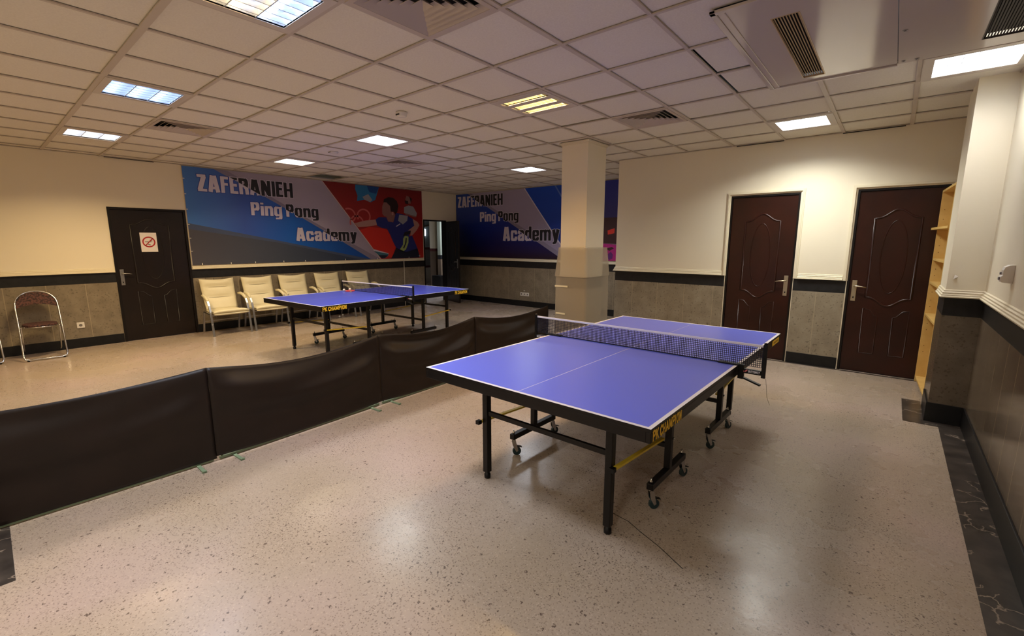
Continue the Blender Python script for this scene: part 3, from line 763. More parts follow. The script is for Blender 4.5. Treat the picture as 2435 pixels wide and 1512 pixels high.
picture(bm, [
 ([(5.64,2.80),(5.926,2.80),(6.242,2.80),(6.127,2.506),(5.997,2.443),(5.844,2.493),(5.66,2.447),(5.682,2.567),(5.631,2.706)], 16, 3),
 ([(5.926,2.80),(6.242,2.80),(6.151,2.643),(5.979,2.669)], 17, 4),
 ([(5.80,2.55),(5.95,2.62),(6.05,2.50),(5.99,2.45),(5.85,2.49)], 14, 5),
 ([(5.696,1.826),(5.933,1.899),(6.255,1.879),(6.42,1.84),(6.623,1.441),(6.506,1.196),(6.404,1.227),(6.416,1.299),(6.016,1.404)], 18, 3),
 ([(6.015,1.40),(6.416,1.30),(6.416,1.285),(6.02,1.36)], 6, 4),
 ([(6.02,1.36),(6.416,1.285),(6.405,1.241),(6.317,1.186),(6.226,1.182),(6.122,1.276)], 20, 4),
 ([(6.13,1.26),(6.40,1.25),(6.317,1.19),(6.226,1.185)], 13, 5),
 ([(7.004,2.667),(7.111,2.632),(7.123,2.487),(7.05,2.482),(6.963,2.578)], 10, 3),
 ([(6.944,2.548),(7.04,2.542),(7.049,2.468),(6.958,2.477)], 11, 4), ([(7.07,2.66),(7.16,2.60),(7.13,2.50),(7.10,2.60)], 11, 4),
 ([(6.918,2.388),(7.047,2.439),(7.194,2.418),(7.3,2.262),(7.278,2.186),(6.912,2.258)], 14, 3),
 ([(6.912,2.258),(7.278,2.186),(7.25,2.16),(6.95,2.22)], 10, 4),
 ([(5.57,1.969),(5.848,2.038),(6.11,2.068),(6.144,1.946),(5.871,1.904),(5.655,1.885)], 9, 4),
 ([(6.403,2.149),(6.447,2.039),(6.583,2.022),(6.65,2.145),(6.637,2.23),(6.509,2.238)], 10, 4),
 ([(6.11,2.068),(6.203,2.127),(6.401,2.128),(6.447,2.032),(6.592,2.022),(6.673,2.246),(6.768,2.236),(7.018,2.19),(7.199,2.109),(7.202,1.961),(7.095,1.869),(7.031,1.69),(7.126,1.721),(7.23,1.511),(7.282,1.39),(6.922,1.319),(6.64,1.426),(6.56,1.571),(6.498,1.714),(6.404,1.868),(6.255,1.886),(6.143,1.932)], 12, 5),
 ([(6.64,1.426),(6.922,1.319),(7.282,1.405),(7.333,1.221),(7.33,1.175),(6.487,1.175),(6.562,1.282)], 13, 6),
 ([(7.162,2.122),(7.31,2.053),(7.368,1.98),(7.283,1.858),(7.126,1.721),(7.07,1.72),(7.094,1.839),(7.001,1.838),(7.096,1.891),(7.202,1.961)], 9, 6),
 ([(6.767,2.208),(7.018,2.19),(6.994,2.072),(6.863,1.98),(6.725,2.063)], 14, 6),
 ([(6.914,1.719),(7.013,1.69),(7.006,1.542),(6.925,1.379),(6.813,1.328),(6.744,1.381),(6.84,1.498),(6.856,1.645)], 15, 6),
 ([(6.93,1.66),(6.96,1.66),(6.95,1.55),(6.87,1.40),(6.84,1.42),(6.90,1.52)], 13, 7),
 ([(6.849,1.703),(6.909,1.806),(7.093,1.832),(7.072,1.765),(6.94,1.711)], 7, 7),
 ([(6.648,1.931),(6.774,1.999),(6.792,1.986),(6.683,1.925)], 6, 7),
 ([(6.354,2.48),(6.302,2.38),(6.293,2.269),(6.297,2.2),(6.352,2.147),(6.453,2.151),(6.542,2.226),(6.535,2.408),(6.455,2.5)], 10, 6),
 ([(6.336,2.465),(6.357,2.535),(6.477,2.592),(6.612,2.588),(6.712,2.518),(6.751,2.407),(6.718,2.277),(6.653,2.203),(6.621,2.265),(6.527,2.267),(6.517,2.393),(6.42,2.47)], 11, 7),
 ([(6.55,2.26),(6.60,2.26),(6.61,2.21),(6.57,2.18),(6.55,2.20)], 9, 8),
], place_left)
for cu_, cv, a0, a1 in ((5.44,2.13,-.9,2.0), (5.81,2.13,-.6,PI+.5), (5.63,1.98,PI*-.1,PI*1.1)):
    ring_uv(bm, cu_, cv, .175, .165, .034, place_left(3), 19, a0, a1)
ring_uv(bm, 7.333, 1.221, .022, .022, .0219, place_left(8), 14)
banner_text(bm, [('ZAFERANIEH','H',2.655,4.283,2.415,2.695), ('Ping Pong','P',3.468,4.775,2.050,2.286), ('Academy','A',4.262,5.62,1.583,1.842)],
            ((3.715,2.395),(5.219,1.577)), (place_left,4), (place_left,5.5), (8,6), 6, 7)
obj('printed_sheet', bm, m1, b1, recalc=False)
for y in (2.60,3.05,3.46,3.98,4.41,5.3,6.1,7.0):
    bm = B(); bx(bm, XL+.020, XL+.03, y, y+.012, 1.165, 1.20); obj('tie', bm, M_WHITEP, b1)
for z in (1.4,1.62,1.85,2.1,2.35,2.6):
    bm = B(); bx(bm, XL+.020, XL+.03, 2.46, 2.485, z, z+.01); obj('tie', bm, M_WHITEP, b1)
bm = B(); bx(bm, XL+.001, XL+.011, 2.455, 7.475, 1.168, 2.812); obj('backing_frame', bm, M_TRIM, b1)
# --- far banner
b2 = thing('banner', 'blue and lilac academy banner on the far wall, partly hidden by the column', 'banner', (0,0,0), 0)
m2 = [grad_mat('banner2_lilac', [(0,(146,136,166)),(1,(166,156,182))], 2, 1.2, 2.8),
      grad_mat('banner2_blue', [(0,(34,12,34)),(.22,(20,24,96)),(.5,(18,44,138)),(1,(30,72,170))], 2, 1.17, 2.8),
      grad_mat('banner2_right', [(0,(10,40,120)),(1,(18,74,190))], 2, 1.2, 2.8),
      P_('lilac_shade', ()), P_('white', ()), P_('black', ()), P_('blueedge', ()),
      grad_mat('banner2_sky', [(0,(46,44,120)),(1,(40,50,150))], 2, 2.1, 2.8),
      P_('maroon', (56,22,26)), P_('orange_red', (214,52,36)), P_('magenta', (170,30,120)), P_('violet', (90,30,110)), P_('lightline', (90,120,200))]
bm = B(); V0, V1 = 1.170, 2.806; U0, U1 = -9.17, -4.0
bx(bm, U0, U1, YF-.0215, YF-.012, V0, V1, 0)
poly_uv(bm, [(U0,V0),(U1,V0),(U1,V1),(U0,V1)], place_far(0), 0)
dg = [(-8.72,V1),(-8.014,2.428),(-7.312,2.041),(-5.72,V0)]
poly_uv(bm, [(U0,V1)]+dg+[(U0,V0)], place_far(1), 1)
poly_uv(bm, [dg[0],(-8.60,V1),(-5.50,V0),dg[3],dg[2],dg[1]], place_far(1), 3)
poly_uv(bm, [(-6.82,V1),(U1,V1),(U1,V0),(-5.48,V0),(-5.78,1.508),(-6.444,2.33)], place_far(2), 2)
poly_uv(bm, [(-6.84,V1),(-6.81,V1),(-6.43,2.33),(-5.765,1.508),(-5.80,1.508),(-6.46,2.33)], place_far(3), 4)
poly_uv(bm, [(-5.97,V1),(-5.93,V1),(-5.75,2.55),(-5.79,2.55)], place_far(3), 12)
poly_uv(bm, [(-4.95,V1),(U1,V1),(U1,2.06),(-4.95,2.06)], place_far(3), 7)
poly_uv(bm, [(-4.95,2.06),(U1,2.06),(U1,V0),(-4.95,V0)], place_far(3), 8)
poly_uv(bm, [(-4.611,1.799),(-4.448,1.841),(-4.456,1.74),(-4.603,1.712)], place_far(4), 9)
poly_uv(bm, [(-4.9,1.56),(-4.70,1.53),(U1,1.47),(U1,V0),(-4.9,V0)], place_far(4), 10)
poly_uv(bm, [(-4.9,1.57),(-4.70,1.54),(U1,1.48),(U1,1.47),(-4.9,1.56)], place_far(5), 4)
poly_uv(bm, [(-4.60,1.30),(-4.52,1.36),(-4.47,1.30),(-4.48,1.22),(-4.55,1.19),(-4.60,1.22)], place_far(5), 11)
poly_uv(bm, [(-4.66,1.42),(-4.50,1.46),(-4.45,1.43),(-4.55,1.38)], place_far(5), 8)
banner_text(bm, [('ZAFERANIEH','H',-9.10,-7.485,2.465,2.740), ('Ping Pong','P',-8.285,-6.985,2.075,2.315), ('Academy','A',-7.50,-5.80,1.590,1.925)],
            ((-8.014,2.40),(-7.312,2.013)), (place_far,4), (place_far,5.5), (6,4), 4, 5)
obj('printed_sheet', bm, m2, b2, recalc=False)

# ------------------------------------------------------------------ slab-serif stroke letters for the table edge
def stroke_text(bm, s, place, h, t_=.25, adv=1.0):
    G = {
     'P': (.78, [[(.2,0),(.2,1)], [(.2,1),(.5,1),(.68,.9),(.72,.75),(.68,.6),(.5,.5),(.2,.5)]], [(.2,0),(.12,1)]),
     'K': (.86, [[(.2,0),(.2,1)], [(.74,1),(.22,.45)], [(.36,.6),(.78,0)]], [(.2,0),(.2,1),(.74,1),(.76,0)]),
     'C': (.80, [[(.72,.78),(.6,.95),(.45,1),(.28,.9),(.17,.7),(.15,.5),(.17,.3),(.28,.1),(.45,0),(.6,.05),(.72,.22)]], []),
     'H': (.92, [[(.2,0),(.2,1)], [(.74,0),(.74,1)], [(.2,.5),(.74,.5)]], [(.2,0),(.2,1),(.74,0),(.74,1)]),
     'A': (.92, [[(.14,0),(.46,1),(.80,0)], [(.27,.34),(.67,.34)]], [(.14,0),(.80,0)]),
     'M': (1.08, [[(.2,0),(.2,1),(.55,.2),(.9,1),(.9,0)]], [(.2,0),(.9,0),(.15,1),(.95,1)]),
     'I': (.5, [[(.25,0),(.25,1)]], [(.25,0),(.25,1)]),
     'O': (.88, [[(.46+.30*math.cos(a), .5+.5*math.sin(a)) for a in [2*PI*k/14 for k in range(15)]]], []),
     'N': (.94, [[(.2,0),(.2,1),(.74,0),(.74,1)]], [(.2,0),(.14,1),(.74,1)]),
     ' ': (.35, [], [])}
    x = 0; T = t_; cnt = [0]
    def quad(p, q, w_):
        cnt[0] = (cnt[0]+1) % 14
        d = Vector((q[0]-p[0], q[1]-p[1])); L = d.length
        if L < 1e-6: return
        d /= L; n = Vector((-d.y, d.x))*w_/2; e = d*w_*.25
        pts = [Vector(p)-e-n, Vector(q)+e-n, Vector(q)+e+n, Vector(p)-e+n]
        poly(bm, [place(v.x*h, v.y*h, cnt[0]*.00006) for v in pts])
    for ch in s:
        wd, lines, serifs = G[ch]
        for ln in lines:
            for a, b_ in zip(ln, ln[1:]): quad((x+a[0], a[1]), (x+b_[0], b_[1]), T)
        for sx, sy in serifs:
            yy = .05 if sy < .5 else .95
            quad((x+sx-.15, yy), (x+sx+.15, yy), .10)
        x += wd*adv
    return x*h
SW = sum({'P':.78,'K':.86,'C':.80,'H':.92,'A':.92,'M':1.08,'I':.5,'O':.88,'N':.94,' ':.35}[c] for c in 'PK CHAMPION')

# ------------------------------------------------------------------ table tennis table
HWX, HLY, TOP = .7625, 1.37, .76
def caster(parent, x, y, rz=0):
    bm = B()
    for s in (-1, 1):
        poly(bm, [(-.012, s*.013, .118), (.014, s*.013, .118), (.034, s*.013, .034), (.020, s*.013, .026), (-.004, s*.013, .07)])
    poly(bm, [(-.012,-.013,.118),(.014,-.013,.118),(.014,.013,.118),(-.012,.013,.118)])
    bmesh.ops.remove_doubles(bm, verts=bm.verts[:], dist=.0001)
    c_ = obj('caster', bm, M_CHROME, parent, (x, y, 0), (0,0,rz), solid=.0015)
    bm = B(); lathe(bm, [(.016,.1195),(.016,.1255)], n=12); obj('mounting_plate', bm, M_CHROME, c_)
    bm = B(); lathe(bm, [(.010,.1665),(.010,.178),(.005,.184),(.005,.196)], n=10); obj('nut', bm, M_CHROME, c_)
    bm = B(); n = 20; r = .031
    prof = [(-.011,r*.86),(-.009,r),(.009,r),(.011,r*.86)]
    rings = [[bm.verts.new((.024+rr*math.cos(2*PI*k/n), yy, .0315+rr*math.sin(2*PI*k/n))) for k in range(n)] for yy, rr in prof]
    for A_, B_ in zip(rings, rings[1:]):
        for k in range(n): bm.faces.new((A_[k], A_[(k+1)%n], B_[(k+1)%n], B_[k]))
    bm.faces.new(rings[0][::-1]); bm.faces.new(rings[-1])
    obj('wheel', bm, mat('dark_teal_rubber', (30,52,56), .5), c_)
    bm = B(); bar(bm, (.02,0,.072), (.062,0,.060), .022, .004); obj('brake_lever', bm, M_BLACKP, c_)
def table(name, label, loc, rz, far_sticker, top):
    T = thing(name, label, 'table tennis table', loc, rz, 'table tennis tables')
    for s in (-1, 1):
        y0, y1 = (-HLY, -.002) if s < 0 else (.002, HLY)
        bm = B(); bx(bm, -HWX, HWX, y0, y1, TOP-.018, TOP-.0004, 1)
        z = TOP
        L2 = .020; e = HLY-L2; yo, yi = (-HLY, y1) if s < 0 else (HLY, y0)
        ye = s*e
        a, b_ = sorted((ye, yi))
        for x0, x1 in ((-HWX+L2, -.0015), (.0015, HWX-L2)): poly(bm, [(x0,a,z),(x1,a,z),(x1,b_,z),(x0,b_,z)], 0)
        poly(bm, [(-.0015,a,z),(.0015,a,z),(.0015,b_,z),(-.0015,b_,z)], 2)
        c, d = sorted((yo, yi))
        for x0, x1 in ((-HWX, -HWX+L2), (HWX-L2, HWX)): poly(bm, [(x0,c,z),(x1,c,z),(x1,d,z),(x0,d,z)], 2)
        c, d = sorted((yo, ye)); poly(bm, [(-HWX+L2,c,z),(HWX-L2,c,z),(HWX-L2,d,z),(-HWX+L2,d,z)], 2)
        obj('tabletop', bm, [top, M_BLACKM, M_LINE], T)
        bm = B(); zA, zB = .692, TOP-.0185; th = .022; a, b_ = sorted((y0, y1))
        bx(bm, -HWX, -HWX+th, a, b_, zA, zB); bx(bm, HWX-th, HWX, a, b_, zA, zB)
        bx(bm, -HWX+th, HWX-th, a, a+th, zA, zB); bx(bm, -HWX+th, HWX-th, b_-th, b_, zA, zB)
        for yy in (a+(b_-a)*.38, a+(b_-a)*.7): bx(bm, -HWX+th, HWX-th, yy-.015, yy+.015, zA+.01, zB)
        ap = obj('apron', bm, M_BLACKM, T, bevel=.002)
        # edge lettering on the +x side
        for side in (1, -1):
            yc = -1.35 if s < 0 else 1.02
            if s > 0 and far_sticker and side == 1:
                bm = B(); bx(bm, HWX+.0003, HWX+.0015, 1.045, 1.30, .700, .742); st = obj('sticker', bm, M_LETTER, T)
                bm = B()
                for k in range(6): bx(bm, HWX+.0016, HWX+.002, 1.09+k*.032, 1.108+k*.032, .712, .730)
                obj('small_print', bm, mat('brown_print', (120,72,20), .6), st)
                continue
            bm = B(); h = .335/SW*1.0
            ww = .345 if s < 0 else .30; k_ = ww/SW; hh = .045
            base = .698
            if side == 1: pl = lambda u, v, o, yc=yc, k_=k_: (HWX+.0010+o, yc+u*k_, base+v*hh)
            else: pl = lambda u, v, o, yc=yc, k_=k_, ww=ww: (-HWX-.0010-o, yc+ww-u*k_, base+v*hh)
            stroke_text(bm, 'PK CHAMPION', pl, 1.0)
            obj('edge_lettering', bm, M_LETTER, T)
        for sx in (-1, 1):
            bm = B(); bx(bm, sx*.45-.021, sx*.45+.021, s*1.13-.021, s*1.13+.021, .045, .692)
            lg = obj('leg', bm, M_BLACKM, T, bevel=.004)
            bm = B(); lathe(bm, [(.016,.05),(.016,.034),(.021,.030),(.021,.004),(.015,0)], sx*.45, s*1.13, 16); obj('levelling_foot', bm, M_BLACKP, lg)
            bm = B(); bx(bm, sx*.53-.02, sx*.53+.02, s*.52-.02, s*.52+.02, .166, .692)
            pp = obj('wheel_post', bm, M_BLACKM, T, bevel=.003)
            for zb in (.36,.48,.60):
                bm = B(); tube(bm, [(sx*.53+sx*.02,s*.52+.01,zb),(sx*.53+sx*.03,s*.52+.01,zb)], .007, 8)
                obj('bolt', bm, M_CHROME, pp)
            bm = B(); bx(bm, sx*.53-.02, sx*.53+.02, s*.52-.265, s*.52+.265, .126, .166)
            wb = obj('wheel_bar', bm, M_BLACKM, T, bevel=.003)
            caster(T, sx*.53, s*.52-.245, .9); caster(T, sx*.53, s*.52+.245, 1.2)
            bm = B(); bar(bm, (sx*.485, s*1.155, .395), (sx*.497, s*.54, .355), .024, .012)
            br = obj('brace', bm, M_YELLOW, T)
            bm = B(); bx(bm, sx*.472, sx*.50, s*1.155-.012*0, s*1.185, .383, .408); obj('end_cap', bm, M_BLACKP, br)
        bm = B(); bx(bm, -.429, .429, s*1.13-.011, s*1.13+.011, .445, .475); obj('crossbar', bm, M_BLACKM, T, bevel=.002)
        bm = B(); bx(bm, -.51, .51, s*.52-.012, s*.52+.012, .295, .325); obj('crossbar', bm, M_BLACKM, T, bevel=.002)
    return T
T1 = table('table_tennis_table', 'blue table tennis table with white lines on black legs, large in the foreground', (-1.468, 3.1792, 0), -.0119, True, M_BLUE)
T2 = table('table_tennis_table', 'blue table tennis table behind the brown barrier, in front of the cream chairs', (-6.2582, 4.094, 0), .0477, False, mat('deep_blue_table_coating', (72,84,196), .3))

def net(label, loc, rz, detail):
    N = thing('table_tennis_net', label, 'net', loc, rz, 'table tennis nets')
    x0, x1 = -.90, .90; z0, z1 = TOP+.006, TOP+.1525
    bm = B(); r = .0015
    nx = 150 if detail else 110
    for k in range(nx+1):
        x = x0+(x1-x0)*k/nx; bx(bm, x-r, x+r, -r, r, z0, z1-.012)
    nz = 11
    for k in range(nz):
        z = z0+(z1-.014-z0)*k/(nz-1); bx(bm, x0, x1, -r, r, z-r, z+r)
    obj('mesh', bm, M_NET, N)
    bm = B(); bx(bm, x0, x1, -.004, .004, z1-.014, z1+.001); obj('top_tape', bm, M_LINE, N, bevel=.001)
    bm = B(); bx(bm, x0+.15, x1-.15, -.003, .003, z0-.006, z0); obj('bottom_cord', bm, M_NET, N)
    for s in (-1, 1):
        bm = B(); bx(bm, s*.902, s*.925, -.010, .010, .700, z1+.006)
        lathe(bm, [(.010,z1+.006),(.012,z1+.014),(.004,z1+.018)], s*.914, 0, 12)
        p = obj('post', bm, M_BLACKP, N, bevel=.002)
        bm = B(); Y_ = .012
        bx(bm, s*.64, s*.77, -.022, .022, TOP+.0008, TOP+.010)                  # plate over the table
        bx(bm, s*.766, s*.902, -Y_, Y_, .716, .745)                              # arm out to the post
        bx(bm, s*.766, s*.800, -.016, .016, .675, TOP+.010)
        poly(bm, [(s*.766,-Y_,.70),(s*.766,Y_,.70),(s*.86,Y_,.74),(s*.86,-Y_,.74)])
        c_ = obj('clamp', bm, M_BLACKP, N, bevel=.002)
        bm = B(); bar(bm, (s*.775,0,.690), (s*.905,-.02,.655), .022, .010); obj('clamp_lever', bm, M_BLACKP, c_)
        bm = B(); yy = -.0128
        for sgn in (-1, 1):
            poly(bm, [(s*.825+sgn*.002-.02,yy,.732),(s*.825+sgn*.016-.02,yy,.744),(s*.825+sgn*.018-.02,yy,.736),(s*.825+sgn*.010-.02,yy,.728),(s*.825+sgn*.002-.02,yy,.722)])
        obj('emblem', bm, mat('pink_print', (226,120,120), .5), c_)
        bm = B(); fit_text(bm, 'BUTTERFLY', 'B', s*.862-.034 , s*.862+.034, .725, .740, lambda u, v: (u, -.0128, v), .03)
        obj('wordmark', bm, M_LINE, c_)
    return N
net('dark blue net with white top tape across the near foreground table', (-1.468, 3.1792, 0), -.0119, True)
net('net with white top tape across the table behind the barrier', (-6.2582, 4.094, 0), .0477, False)
# thin tension string hanging from the right end of the near net
bm = B(); tube(bm, [(-.538,3.165,.70),(-.530,3.17,.64),(-.523,3.17,.58),(-.505,3.175,.53)], .0012, 5)
tag(obj('net_string', bm, mat('grey_string', (110,100,88), .7)), 'thin grey string hanging below the right net post of the near table', 'string')

# bat and balls
bt = thing('table_tennis_bat', 'red table tennis bat lying on the far blue table near its net', 'bat', (-6.81, 3.985, TOP+.0005), 1.1)
bm = B(); pts = [(.075*math.cos(a), .08*math.sin(a)) for a in [2*PI*k/32 for k in range(32)]]
def prism(bm, pts, z0, z1):
    a = [bm.verts.new((p[0],p[1],z0)) for p in pts]; b_ = [bm.verts.new((p[0],p[1],z1)) for p in pts]
    bm.faces.new(a[::-1]); bm.faces.new(b_); n = len(pts)
    for k in range(n): bm.faces.new((a[k], a[(k+1)%n], b_[(k+1)%n], b_[k]))
prism(bm, pts, 0, .012); obj('blade', bm, M_RUBBER, bt)
bm = B(); tube(bm, [(0,-.075,.010),(0,-.12,.012),(0,-.175,.012)], [.011,.012,.014], 10); obj('handle', bm, mat('bat_handle_wood', (190,150,110), .5), bt)
def ball(x, y, z, label):
    bm = B(); bmesh.ops.create_uvsphere(bm, u_segments=20, v_segments=12, radius=.02)
    tag(obj('table_tennis_ball', bm, M_BALL, None, (x,y,z+.02), smooth=True), label, 'ball', 'loose table tennis balls')
ball(-6.815, 3.985, TOP+.0125, 'small pale ball resting on the red bat on the far table')
ball(-6.90, 3.93, TOP, 'small white ball on the far table just left of the red bat')
ball(-6.68, 4.47, 0, 'cream ball on the floor under the middle of the far table')
ball(-8.93, 5.02, 0, 'white ball on the floor under the chairs, the right one of two')
ball(-8.78, 4.86, 0, 'white ball on the floor under the chairs, the left one of two')

# ------------------------------------------------------------------ barrier panels
bar_pts = [(-3.625,-.46), (-3.60,.975), (-3.668,2.40), (-3.705,3.74), (-3.60,5.07)]
bl = ['brown cloth barrier panel nearest the left edge of the photo', 'brown cloth barrier panel, second from the left with a sagging top',
      'brown cloth barrier panel, third from the left behind the near table corner', 'brown cloth barrier panel at the right end against the wrapped column']
for k in range(4):
    (xa, ya), (xb, yb) = bar_pts[k], bar_pts[k+1]
    L_ = math.hypot(xb-xa, yb-ya); ang = math.atan2(yb-ya, xb-xa)
    t = thing('barrier_panel', bl[k], 'barrier', (xa, ya, 0), ang, 'brown cloth barrier panels')
    rnd = random.Random(k+3); ph = rnd.uniform(-.6,.6); am = (.016,.030,.042,.038)[k]; sg = (.045,.085,.065,.075)[k]
    bm = B(); NU, NV = 48, 26; rows = []
    for v in range(NV+1):
        row = []
        for u in range(NU+1):
            s = 2*u/NU-1; q = v/NV
            topz = .695-sg*(1-s*s)**1.1
            zb = .022+.02*(1 if k else 0)*abs(s)**3
            z = zb+(topz-zb)*q
            edge = min(1, (1-abs(s))*4)
            zc = z+.11*(1-s*s)
            yoff = -am*edge*(q**.8)*(math.sin(zc*17+ph+.7*s)*.9+math.sin(zc*34+ph*2-1.6*s)*.35) - .014*edge*math.sin(PI*q) + (.03 if k in (1,3) else -.02 if k == 2 else .01)*(1-s*s)*q*q
            if q > .93: yoff += .012*(q-.93)/.07
            row.append(bm.verts.new((-.004+(L_+.002)*u/NU, yoff-.016-(.006 if k % 2 else 0), z)))
        rows.append(row)
    for a, b_ in zip(rows, rows[1:]):
        for u in range(NU): bm.faces.new((a[u], a[u+1], b_[u+1], b_[u]))
    obj('cloth', bm, M_FABRIC, t, solid=.004, smooth=True, recalc=False)
    bm = B(); bx(bm, .02, L_-.02, -.006, .012, .006, .022)
    tube(bm, [(.04,.016,.02),(.04,.016,.64)], .008, 8); tube(bm, [(L_-.04,.016,.02),(L_-.04,.016,.64)], .008, 8)
    obj('frame', bm, M_GREEN, t)
    for xx in (.115, L_-.115):
        bm = B(); bx(bm, xx-.011, xx+.011, -.15, .15, .001, .009); bx(bm, xx-.013, xx+.013, -.15, -.135, .001, .015)
        obj('foot', bm, M_GREEN, t)

# ------------------------------------------------------------------ cream armchairs
def armchair(label, loc, rz):
    """faces +x, origin on the floor"""
    t = thing('armchair', label, 'armchair', loc, rz, 'cream armchairs along the left wall')
    def padded(prof, w0, w1, th, name, seams, flare=0):
        bm = B(); n = len(prof)-1; NW = 12; top, bot = [], []
        for i, (x, z) in enumerate(prof):
            a = prof[max(0,i-1)]; b_ = prof[min(n,i+1)]
            d = Vector((b_[0]-a[0], 0, b_[1]-a[1])).normalized(); nn = Vector((d.z, 0, -d.x))
            if name == 'seat': nn = Vector((-d.z, 0, d.x))
            wd = w0+(w1-w0)*i/n
            rt, rb = [], []
            for k in range(NW+1):
                s = 2*k/NW-1
                puff = (1-abs(s)**5)*th*.55
                if i in seams: puff *= .05+.75*abs(s)**2
                elif i-1 in seams or i+1 in seams: puff *= .8
                edge_dip = -.028*flare*(1-s*s) if i >= n-1 else 0
                rt.append(bm.verts.new(Vector((x, s*wd/2, z+edge_dip))+nn*puff)); rb.append(bm.verts.new(Vector((x, s*wd/2, z+edge_dip))-nn*th*.42))
            top.append(rt); bot.append(rb)
        for R in (top, bot):
            for a, b_ in zip(R, R[1:]):
                for k in range(NW): bm.faces.new((a[k], a[k+1], b_[k+1], b_[k]))
        for k in range(NW):
            bm.faces.new((top[0][k], top[0][k+1], bot[0][k+1], bot[0][k])); bm.faces.new((top[-1][k], top[-1][k+1], bot[-1][k+1], bot[-1][k]))
        for i in range(n):
            for e in (0, NW): bm.faces.new((top[i][e], top[i+1][e], bot[i+1][e], bot[i][e]))
        return obj(name, bm, M_LEATHER, t, smooth=True)
    # backrest, bottom to top
    bp = []
    A_, C_ = Vector((-.10,.405)), Vector((-.275,.93))
    for i in range(19):
        q = i/18; bp.append((A_.x+(C_.x-A_.x)*q-.02*math.sin(PI*q), A_.y+(C_.y-A_.y)*q))
    padded(bp, .49, .53, .052, 'backrest', (7, 13), 1)
    for i, hw in ((13, .15), (7, .17)):
        bm = B(); x, z = bp[i]; tube(bm, [(x+.012, hw*q/6, z-.004*(1-(q/6)**2)) for q in range(-6, 7)], [.0008+.0032*(1-abs(q/6)**2) for q in range(-6, 7)], 6)
        obj('crease', bm, M_LSEAM, t)
    sp = [(-.14,.405),(-.05,.395),(.05,.395),(.15,.402),(.25,.412),(.31,.412),(.335,.398)]
    padded(sp, .50, .54, .045, 'seat', ())
    sp2 = [(-.12,.368),(.05,.360),(.2,.368),(.30,.372),(.33,.360)]
    padded(sp2, .50, .53, .026, 'lower_cushion', ())
    for s in (-1, 1):
        bm = B(); y = s*.292
        pts = [(.30,y,0),(.268,y,.20),(.235,y,.40),(.205,y,.50),(.145,y,.585)]
        for a, b_ in zip(pts, pts[1:]): bar(bm, a, b_, .032, .020, up=(1,0,0))
        obj('leg', bm, M_SILVER, t, bevel=.003)
        bm = B(); pts = [(-.255,y*.95,0),(-.20,y*.95,.20),(-.13,y*.95,.38)]
        for a, b_ in zip(pts, pts[1:]): bar(bm, a, b_, .028, .018, up=(1,0,0))
        obj('leg', bm, M_SILVER, t, bevel=.003)
        bm = B(); tube(bm, [(.155,y,.578),(.10,y,.618),(.03,y,.645),(-.06,y,.66),(-.14,y*.96,.655)], [.016,.024,.026,.024,.018], 10)
        obj('armrest', bm, M_LEATHER, t, smooth=True)
        bm = B(); bar(bm, (.24,s*.28,.36), (-.13,s*.28,.375), .018, .02); obj('side_rail', bm, M_SILVER, t)
    bm = B(); bar(bm, (.25,-.28,.345), (.25,.28,.345), .018, .018); bar(bm, (-.2,-.27,.2), (-.2,.27,.2), .015, .015); obj('crossbar', bm, M_SILVER, t)
for (y, rz, lb) in ((2.78, .0, 'cream leather armchair nearest the dark door, leftmost of the row'),
                    (3.44, .0, 'second cream leather armchair from the dark door, beside the far table corner'),
                    (4.10, .0, 'middle cream leather armchair of the row, seat hidden by the far table'),
                    (4.82, .02, 'cream leather armchair just left of the net of the far table'),
                    (5.53, -.03, 'cream leather armchair at the right end of the row behind the net')):
    armchair(lb, (-8.86, y, 0), rz*.4)

